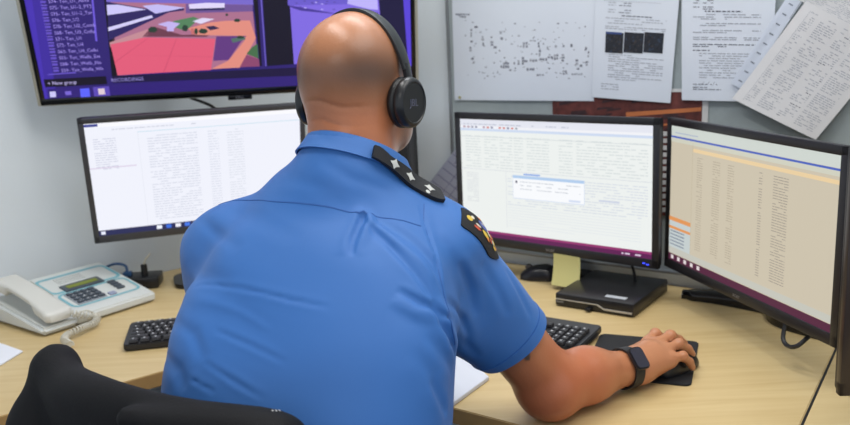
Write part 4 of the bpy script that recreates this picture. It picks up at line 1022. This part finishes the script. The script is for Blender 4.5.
# collar fall
def cring(h, r0, n=40):
    out = []
    for i in range(n+1): 
        a = 2*PI*i/n; s1 = cn_.orthogonal().normalized(); s2 = cn_.cross(s1); out.append(NC+cn_*h+(s1*math.cos(a)+s2*math.sin(a))*r0)
    return out
bm = bmesh.new()
prof = [(.0005, .0685), (.0025, .0725), (.0, .0755), (-.012, .0795), (-.027, .0855), (-.0275, .0830), (-.012, .0770), (-.004, .0700)]
rg = [cring(h, r) for h, r in prof]; vs = [[bm.verts.new(p) for p in r[:-1]] for r in rg]
for i in range(len(vs)):
    A_, B_ = vs[i], vs[(i+1) % len(vs)]
    for k in range(len(A_)): bm.faces.new((A_[k], A_[(k+1) % len(A_)], B_[(k+1) % len(A_)], B_[k]))
build('collar', bm, SHIRT, sh, smooth=60)
# epaulette and patch: thin cloth shapes following the shoulder
def onshirt(name, outline_fn, nu, nv, mtl, parent, th, fn=shirt):
    bm = bmesh.new(); top = []; bot = []
    for j in range(nv+1):
        rt, rb = [], []
        for i in range(nu+1):
            p = outline_fn(i/nu, j/nv); s, n_ = snap(fn, p, 0, 5); rt.append(bm.verts.new(s+n_*th)); rb.append(bm.verts.new(s-n_*.001))
        top.append(rt); bot.append(rb)
    for j in range(nv):
        for i in range(nu):
            bm.faces.new((top[j][i], top[j][i+1], top[j+1][i+1], top[j+1][i])); bm.faces.new((bot[j][i], bot[j+1][i], bot[j+1][i+1], bot[j][i+1]))
    e = lambda g: [g[0][i] for i in range(nu)]+[g[j][nu] for j in range(nv)]+[g[nv][i] for i in range(nu, 0, -1)]+[g[j][0] for j in range(nv, 0, -1)]
    A_, B_ = e(top), e(bot)
    for k in range(len(A_)): bm.faces.new((A_[k], B_[k], B_[(k+1) % len(A_)], A_[(k+1) % len(A_)]))
    return build(name, bm, mtl, parent, smooth=50)
EP0, EP1 = hit(strapf, 373, 162), hit(shoulderf, 445, 202)
EP0 = EP0+Vector((-.002, .008, .0)); EP1 = EP1+Vector((0, .010, .004))
ed = (EP1-EP0).normalized(); ew = Vector((0, 0, 1)).cross(ed).normalized(); EPL = (EP1-EP0).length
def epf(s, t, hw=None):
    w = (.014+.010*s) if hw is None else hw; 
    if s > .9: w *= 1-.25*(s-.9)/.1
    return EP0+ed*(EPL*s)+ew*((t-.5)*2*w)+Vector((0, 0, .01))
ep = onshirt('epaulette', epf, 24, 8, mat('epaulette_black', (22, 22, 27), .7, bump=.3, bscale=900), sh, .0055, strapf)
def starbm(bm, c, r, fn, off, npt=4, inner=.5, elong=1.):
    n0, nrm = snap(fn, c, 0, 5); a = ed-nrm*ed.dot(nrm); a.normalize(); b = nrm.cross(a)
    P = []
    for k in range(npt*2):
        rr = r if k % 2 == 0 else r*inner; an = PI*k/npt; P.append(n0+a*math.cos(an)*rr*elong+b*math.sin(an)*rr+nrm*off)
    ctr = bm.verts.new(n0+nrm*(off+.0012)); vs = [bm.verts.new(p) for p in P]
    for k in range(len(vs)): bm.faces.new((vs[k], vs[(k+1) % len(vs)], ctr))
for s in (.28, .56, .82):
    bm = bmesh.new(); starbm(bm, epf(s, .5), .0085, strapf, .0060, 4, .55, 1.1); build('rank_star', bm, mat('star_silver', (205, 205, 200), .5, .2), ep)
bm = bmesh.new(); starbm(bm, epf(.78, .16), .004, shoulderf, .0060, 6, .8); build('shoulder_button', bm, mat('star_silver', (205, 205, 200), .5, .2), ep)
PA, PB, PCc = H_(461, 213), H_(497, 254), H_(470, 238)
pm = H_(476, 234); pd = (PB-PA).normalized(); npm = grad(shirt, pm); pw = npm.cross(pd).normalized(); PL = (PB-PA).length
if pw.dot(cr) < 0: pw = -pw
PM = (PA+PB)/2
def pf(s, t, k=1.):
    w = .027*k*(1-.12*(1-s)) if s < .62 else .027*k*(1-((s-.62)/.38)**2*.75)
    w = w*(1 if s > .04 else .9)
    return PA+pd*(PL*(s*k+(1-k)/2))+pw*((t-.5)*2*w-.005)+npm*.003
pt = onshirt('shoulder_patch', pf, 20, 12, mat('patch_black', (20, 20, 24), .8, bump=.4, bscale=900), sh, .0022)
EMC = {'y': mat('emblem_yellow', (214, 182, 70), .7), 'r': mat('emblem_red', (196, 82, 54), .7), 'b': mat('emblem_blue', (86, 98, 160), .7), 'w': mat('emblem_cream', (214, 206, 190), .7), 'o': mat('emblem_orange', (214, 128, 60), .7)}
def emb(bm, pts, mi, off):
    c = bm.verts.new(snap(shirt, pf(sum(p[0] for p in pts)/len(pts), sum(p[1] for p in pts)/len(pts)), off+.0006, 4)[0])
    vs = [bm.verts.new(snap(shirt, pf(*p), off, 4)[0]) for p in pts]
    for k in range(len(vs)): bm.faces.new((vs[k], vs[(k+1) % len(vs)], c)).material_index = mi
bm = bmesh.new(); o_ = .0028
def blob(s, t, rs, rt, n=8, rot=0): return [(s+rs*math.cos(2*PI*k/n+rot), t+rt*math.sin(2*PI*k/n+rot)) for k in range(n)]
for pts, c in ((blob(.14, .5, .06, .12), 0), (blob(.2, .62, .035, .08), 3), (blob(.28, .3, .07, .06, 5), 1), (blob(.3, .42, .06, .05, 5, .6), 3), (blob(.42, .62, .12, .14), 2), (blob(.42, .66, .05, .06), 3), (blob(.46, .36, .09, .09), 0), (blob(.52, .3, .05, .05), 4),
               (blob(.56, .55, .07, .06, 6), 3), (blob(.62, .42, .06, .07, 5), 1), (blob(.66, .62, .06, .08, 6), 4), (blob(.72, .5, .05, .07), 3), (blob(.78, .62, .07, .07, 5), 0), (blob(.78, .38, .07, .07, 5), 0), (blob(.74, .74, .06, .05, 4), 1), (blob(.84, .5, .045, .08, 6), 4), (blob(.34, .78, .05, .05, 5), 4)):
    emb(bm, pts, c, o_); o_ += .00008
build('emblem', bm, [EMC['y'], EMC['r'], EMC['b'], EMC['w'], EMC['o']], pt)
# eyes, trousers, shoes
for s in (-1, 1):
    bm = bmesh.new(); bmesh.ops.create_uvsphere(bm, u_segments=16, v_segments=10, radius=.0115); bmesh.ops.translate(bm, vec=hl(s*.031, .083, -.008), verts=bm.verts); build('eye', bm, mat('eye_white', (225, 222, 215), .2), root)
KR, KL = Vector((.17, 1.40, -.17)), Vector((-.19, 1.44, -.17)); AR, AL = Vector((.15, 1.36, -.64)), Vector((-.15, 1.42, -.64))
def trs(p):
    d = torso(p, -.004); d = smax(d, p[:, 2]+.17, .01)
    d = smin(d, ell(p, (-.12, .98, -.22), (.19, .17, .12)), .05)
    for h_, k, a in ((Vector((-.03, 1.02, -.22)), KR, AR), (Vector((-.22, 1.03, -.22)), KL, AL)):
        d = smin(d, cone(p, h_, k, .092, .068), .04); d = smin(d, cone(p, k, a, .066, .05), .03)
    return smax(d, -.66-p[:, 2], .004)
V, Fc = nets(trs, (-.42, .74, -.70), (.36, 1.58, -.10), .009); nmesh('trousers', V, Fc, mat('navy_trousers', (30, 34, 46), .8, noise=.1), root)
for a, yw in ((AR, -.5), (AL, -.1)):
    fd = Vector((-math.sin(yw), math.cos(yw), 0))
    def sho(p): 
        d = smin(cone(p, a+Vector((0, 0, -.045))-fd*.04, a+Vector((0, 0, -.055))+fd*.15, .042, .036), cone(p, a+Vector((0, 0, .0)), a+Vector((0, 0, -.05)), .045, .045), .03)
        return smax(d, (FLOOR+.001)-p[:, 2], .003)
    V, Fc = nets(sho, tuple(a+Vector((-.25, -.25, -.12))), tuple(a+Vector((.25, .25, .06))), .006); nmesh('shoe', V, Fc, mat('shoe_black', (18, 18, 20), .35), root)
# mouse under the hand
m0 = hp(.125, -.004, 0); mouse((m0.x, m0.y, .0036), math.atan2(fdir.y, fdir.x), 'black mouse with a pale scroll area held under the right hand on the mouse pad', mat('mouse_held_black', (24, 24, 28), .35), True, L=.112, Wd=.062, Hh=.038)
# wristwatch
wc = hp(-.022, 0, 0); wc = W_R.lerp(E_R, .10); wd = (W_R-E_R).normalized(); wn = up3-wd*wd.z; wn.normalize(); ws = wd.cross(wn)
t = empty('smartwatch', wc, 0, 'black smart watch with a dark square face, worn on the right wrist', 'watch')
bm = bmesh.new(); L = []
N = 40
for i in range(N):
    a_ = 2*PI*i/N; dr_ = wn*math.cos(a_)+ws*math.sin(a_)
    r_ = .02
    for _ in range(40):
        v = float(skin(np.array([wc+dr_*r_], dtype=np.float32))[0])
        if v > .0006: break
        r_ += .001
    hw = .011
    L.append([bm.verts.new(wc+dr_*(r_+o)+wd*x) for x, o in ((-hw, 0), (hw, 0), (hw, .0028), (-hw, .0028))])
for i in range(N):
    for k in range(4): bm.faces.new((L[i][k], L[i][(k+1) % 4], L[(i+1) % N][(k+1) % 4], L[(i+1) % N][k]))
build('strap', bm, mat('watch_strap', (22, 24, 30), .5), t, smooth=60)
fa = wn*math.cos(.8)+ws*math.sin(.8); r_ = .02
while float(skin(np.array([wc+fa*r_], dtype=np.float32))[0]) < .001: r_ += .0005
mxw = Matrix((wd, fa.cross(wd), fa)).transposed().to_4x4(); mxw.translation = wc+fa*(r_+.004)
bm = bmesh.new(); prism(bm, rrect(.033, .042, .009), -.004, .004, .0015, 0, mxw); build('watch_case', bm, mat('watch_case', (26, 28, 36), .25), t)
bm = bmesh.new(); prism(bm, rrect(.028, .037, .007), .004, .0046, 0, 0, mxw); build('watch_face', bm, mat('watch_glass', (34, 38, 58), .08), t)
# headphones
t = empty('headphones', hl(0, 0, .09), HY, 'black over ear headphones worn by the seated man', 'headphones')
EC = {1: hl(.0755, -.006, -.049), -1: hl(-.0735, .006, -.046)}; hax2 = hax
mid_ = (EC[1]+EC[-1])/2; bu = (hl(0, -.012, .09)-mid_); BHt = .133; bu = bu-hax*bu.dot(hax); bu.normalize(); bf = hax.cross(bu)
def bandpt(th, o=0.): return mid_+hax*math.sin(th)*(.0875+o)*1.0+bu*(math.cos(th)*(BHt+o))
def band(th0, th1, w0, tk, m, name, par, o=0., wf=None):
    bm = bmesh.new(); L = []; n = 40
    for i in range(n+1):
        th = th0+(th1-th0)*i/n; w = w0 if wf is None else wf(i/n)
        L.append([bm.verts.new(bandpt(th, o+q)+bf*w*x) for x, q in ((-1, .001), (-.7, 0), (.7, 0), (1, .001), (1, tk-.001), (.7, tk), (-.7, tk), (-1, tk-.001))])
    for A_, B_ in zip(L, L[1:]):
        for k in range(8): bm.faces.new((A_[k], A_[(k+1) % 8], B_[(k+1) % 8], B_[k]))
    bm.faces.new(L[0]); bm.faces.new(L[-1][::-1]); return build(name, bm, m, par, smooth=50)
HPM = mat('headphone_black', (30, 31, 34), .33); PADM = mat('ear_pad_leather', (20, 20, 22), .45, bump=.2)
band(-1.22, 1.22, .014, .006, HPM, 'headband', t, -.001, lambda q: .0145-.004*abs(2*q-1)**3)
band(-.9, .9, .0125, .004, PADM, 'headband_cushion', t, -.0048)
for s in (-1, 1):
    band(s*1.16, s*1.52, .0085, .0075, mat('headphone_arm', (22, 22, 25), .25), 'arm', t, -.002)
    c = EC[s]; out_ = (hax*s*math.cos(.16)-hdir*math.sin(.16)*1.0*(1)).normalized()
    bm = bmesh.new()
    def lathe(bm, prof, ry=1.12, n=36):
        a_ = out_; b_ = bu-a_*bu.dot(a_); b_.normalize(); c_ = a_.cross(b_); L = [[bm.verts.new(c+a_*h+b_*math.cos(2*PI*k/n)*r*ry+c_*math.sin(2*PI*k/n)*r) for k in range(n)] for r, h in prof]
        for A_, B_ in zip(L, L[1:]):
            for k in range(n): bm.faces.new((A_[k], A_[(k+1) % n], B_[(k+1) % n], B_[k]))
        bm.faces.new(L[0]); bm.faces.new(L[-1][::-1])
    lathe(bm, [(.020, -.002), (.030, -.001), (.0335, .004), (.0335, .009), (.030, .013)]); build('ear_cushion', bm, PADM, t, smooth=60)
    bm = bmesh.new(); lathe(bm, [(.028, .012), (.0325, .0135), (.0335, .018), (.032, .024), (.028, .0275), (.0265, .0275), (.0255, .0262), (.012, .0258), (.002, .0258)]); hsg = build('ear_cup', bm, HPM, t, smooth=40)
    bm = bmesh.new(); a_ = out_; b_ = (bu-a_*bu.dot(a_)).normalized(); c_ = b_.cross(a_)
    m2 = Matrix((c_, b_, a_)).transposed().to_4x4(); m2.translation = c+a_*.0262-b_*.005; text_bm(bm, 'JBL', .015, m2, align='CENTER', extrude=.0003); build('logo', bm, mat('logo_grey', (92, 94, 112), .4), hsg)
# ------------------------------------------------------------------ chair and jacket
CA, CB = Vector((-.545, 1.17, .22)), Vector((-.14, .89, .22)); cd = (CB-CA); cd.z = 0; CL = cd.length; cd.normalize(); cb = Vector((-cd.y, cd.x, 0))   # cb: towards the desk
if cb.y < 0: cb = -cb
cm = (CA+CB)/2
t = empty('office_chair', (cm.x+cb.x*.26, cm.y+cb.y*.26, FLOOR), math.atan2(cd.y, cd.x), 'black office chair with a curved backrest, under the draped jacket', 'chair')
cdn, cbn = V3(tuple(cd)), V3(tuple(cb)); cmn = V3(tuple(cm))
def local(p): q = p-cmn; return q @ cdn, q @ cbn, p[:, 2]-.070-.062*(q @ cdn)
def backf(p, g=0., topd=0.):
    x, y, z = local(p); yc = -.058+.9*x*x+.10*(z-.1)**2*0-.12*(z-.1)*.6
    top = .135+topd-.9*np.maximum(np.abs(x)-.13, 0)**2*3
    dx = np.abs(x)-(.215+g); dy = np.abs(y-yc)-(.016+g); dz = np.maximum(z-top-g, -.33-g-z)
    return smax(smax(dx, dy, .035), dz, .035)*.85
V, Fc = nets(backf, tuple(cm+Vector((-.36, -.36, -.55))), tuple(cm+Vector((.36, .36, .06))), .008); nmesh('backrest', V, Fc, BLKCLOTH, t)
def seatf(p):
    x, y, z = local(p); return smax(smax(np.abs(x)-.24, np.abs(y-.24)-.23, .09), np.abs(z+.41)-.035, .04)
V, Fc = nets(seatf, tuple(cm+Vector((-.5, -.4, -.68))), tuple(cm+Vector((.6, .65, -.45))), .012); nmesh('seat', V, Fc, BLKCLOTH, t)
def cw_(x, y, z): return Vector((cm.x, cm.y, 0))+cd*x+cb*y+Vector((0, 0, z))
bm = bmesh.new(); cyl(bm, cw_(0, .24, FLOOR+.09), cw_(0, .24, -.37), .028, .022); build('gas_column', bm, BLK, t)
bm = bmesh.new(); tube(bm, [cw_(0, .2, -.38), cw_(0, .0, -.37), cw_(0, -.07, -.30), cw_(0, -.05, -.1)], .018, 8); build('back_support', bm, BLK, t)
for k in range(5):
    a_ = 2*PI*k/5+.3; dx, dy = math.cos(a_)*.28, math.sin(a_)*.28
    bm = bmesh.new(); cyl(bm, cw_(0, .24, FLOOR+.11), cw_(dx, .24+dy, FLOOR+.075), .022, .014, 12); lg_ = build('leg', bm, BLK, t)
    bm = bmesh.new(); e_ = cw_(dx, .24+dy, FLOOR+.03); s_ = cw_(dx-dy*.05, .24+dy+dx*.05, FLOOR+.03)-e_; cyl(bm, e_-s_, e_+s_, .029, n=16, bev=.003); build('castor', bm, BLK, lg_)
def jack(p):
    x, y, z = local(p); yc = -.058+.9*x*x-.12*(z-.1)*.6
    fold = .006*np.sin(x*38+3*np.sin(z*9))*np.clip((.12-z)/.2, 0, 1)+.004*np.sin(x*17+z*21+1)
    top = .156+.030*np.exp(-((x+.245)/.05)**2)-.9*np.maximum(np.abs(x+.02)-.15, 0)**2+.006*np.sin(x*14+2)
    dx = np.abs(x+.005)-(.244+.09*np.clip(.10-z, 0, .4)); dy = np.abs(y-yc)-(.034+fold+.02*np.clip(.10-z, 0, .3)); dz = np.maximum(z-top, -.30-z)
    d = smax(smax(dx, dy, .04), dz, .045)
    inner_ = backf(p, .004, .0); d = smax(d, -inner_, .004)
    # sleeve hanging on the far left
    A_ = AT(54, 372, 1.15); B_ = AT(50, 425, 1.13); C_ = AT(34, 600, 1.11)
    d = smin(d, smin(cone(p, A_, B_, .028, .048)+fold, cone(p, B_, C_, .048, .06)+fold, .02), .03)
    # collar roll towards the man at the right end
    A2, B2 = cw_(.05, -.095, .212), cw_(.215, -.03, .195)
    d = smin(d, cone(p, A2, B2, .012, .026)+fold*.6, .012)
    return d*.85
V, Fc = nets(jack, tuple(cm+Vector((-.50, -.50, -.62))), tuple(cm+Vector((.46, .42, .06))), .006, slack=2.)
jt = empty('jacket', cw_(0, 0, .15), 0, 'black jacket draped over the back of the office chair', 'jacket')
nmesh('cloth', V, Fc, BLKCLOTH, jt)
bm = bmesh.new()
for k, x in enumerate((272.5, 276, 279.5)):
    p = hit(jack, x, 411., .5); n_ = grad(jack, p); m2 = Matrix.Translation(p+n_*.0006) @ n_.to_track_quat('Z', 'Y').to_matrix().to_4x4(); box(bm, (0, 0, 0), (.0035, .0012, .0006), 0, m2)
build('stitching', bm, mat('thread_white', (200, 200, 200), .8), jt)

# ------------------------------------------------------------------ light
def area(name, loc, size, power, rot=(0, 0, 0), col=(1, 1, 1)):
    l = bpy.data.lights.new(name, 'AREA'); l.shape = 'RECTANGLE'; l.size, l.size_y = size; l.energy = power; l.color = col
    o = bpy.data.objects.new(name, l); COL.objects.link(o); o.location = loc; o.rotation_euler = rot; return o
area('ceiling_and_fill_light', (-.30, 1.35, CEIL-.03), (.14, 1.2), 12, (0, 0, .6), (1, .985, .96))
area('ceiling_and_fill_light', (.18, 1.95, CEIL-.03), (.9, .3), 10, (0, 0, -.6), (.96, .98, 1))  # added fill without a known fixture, brightens the wall right of the television
area('ceiling_and_fill_light', (.9, .9, CEIL-.03), (1.1, 1.2), 17, (0, 0, -.3), (1, .985, .96))
area('ceiling_and_fill_light', (-.6, -.9, CEIL-.03), (1.2, .6), 14, (0, 0, .2), (1, .985, .96))
w = bpy.data.worlds.new('world'); sc.world = w; w.use_nodes = True; w.node_tree.nodes['Background'].inputs[0].default_value = (.82, .9, 1, 1); w.node_tree.nodes['Background'].inputs[1].default_value = .95
sc.view_settings.view_transform = 'Standard'; sc.view_settings.look = 'None'; sc.view_settings.gamma = 1; sc.view_settings.exposure = 0; sc.view_settings.use_curve_mapping = False
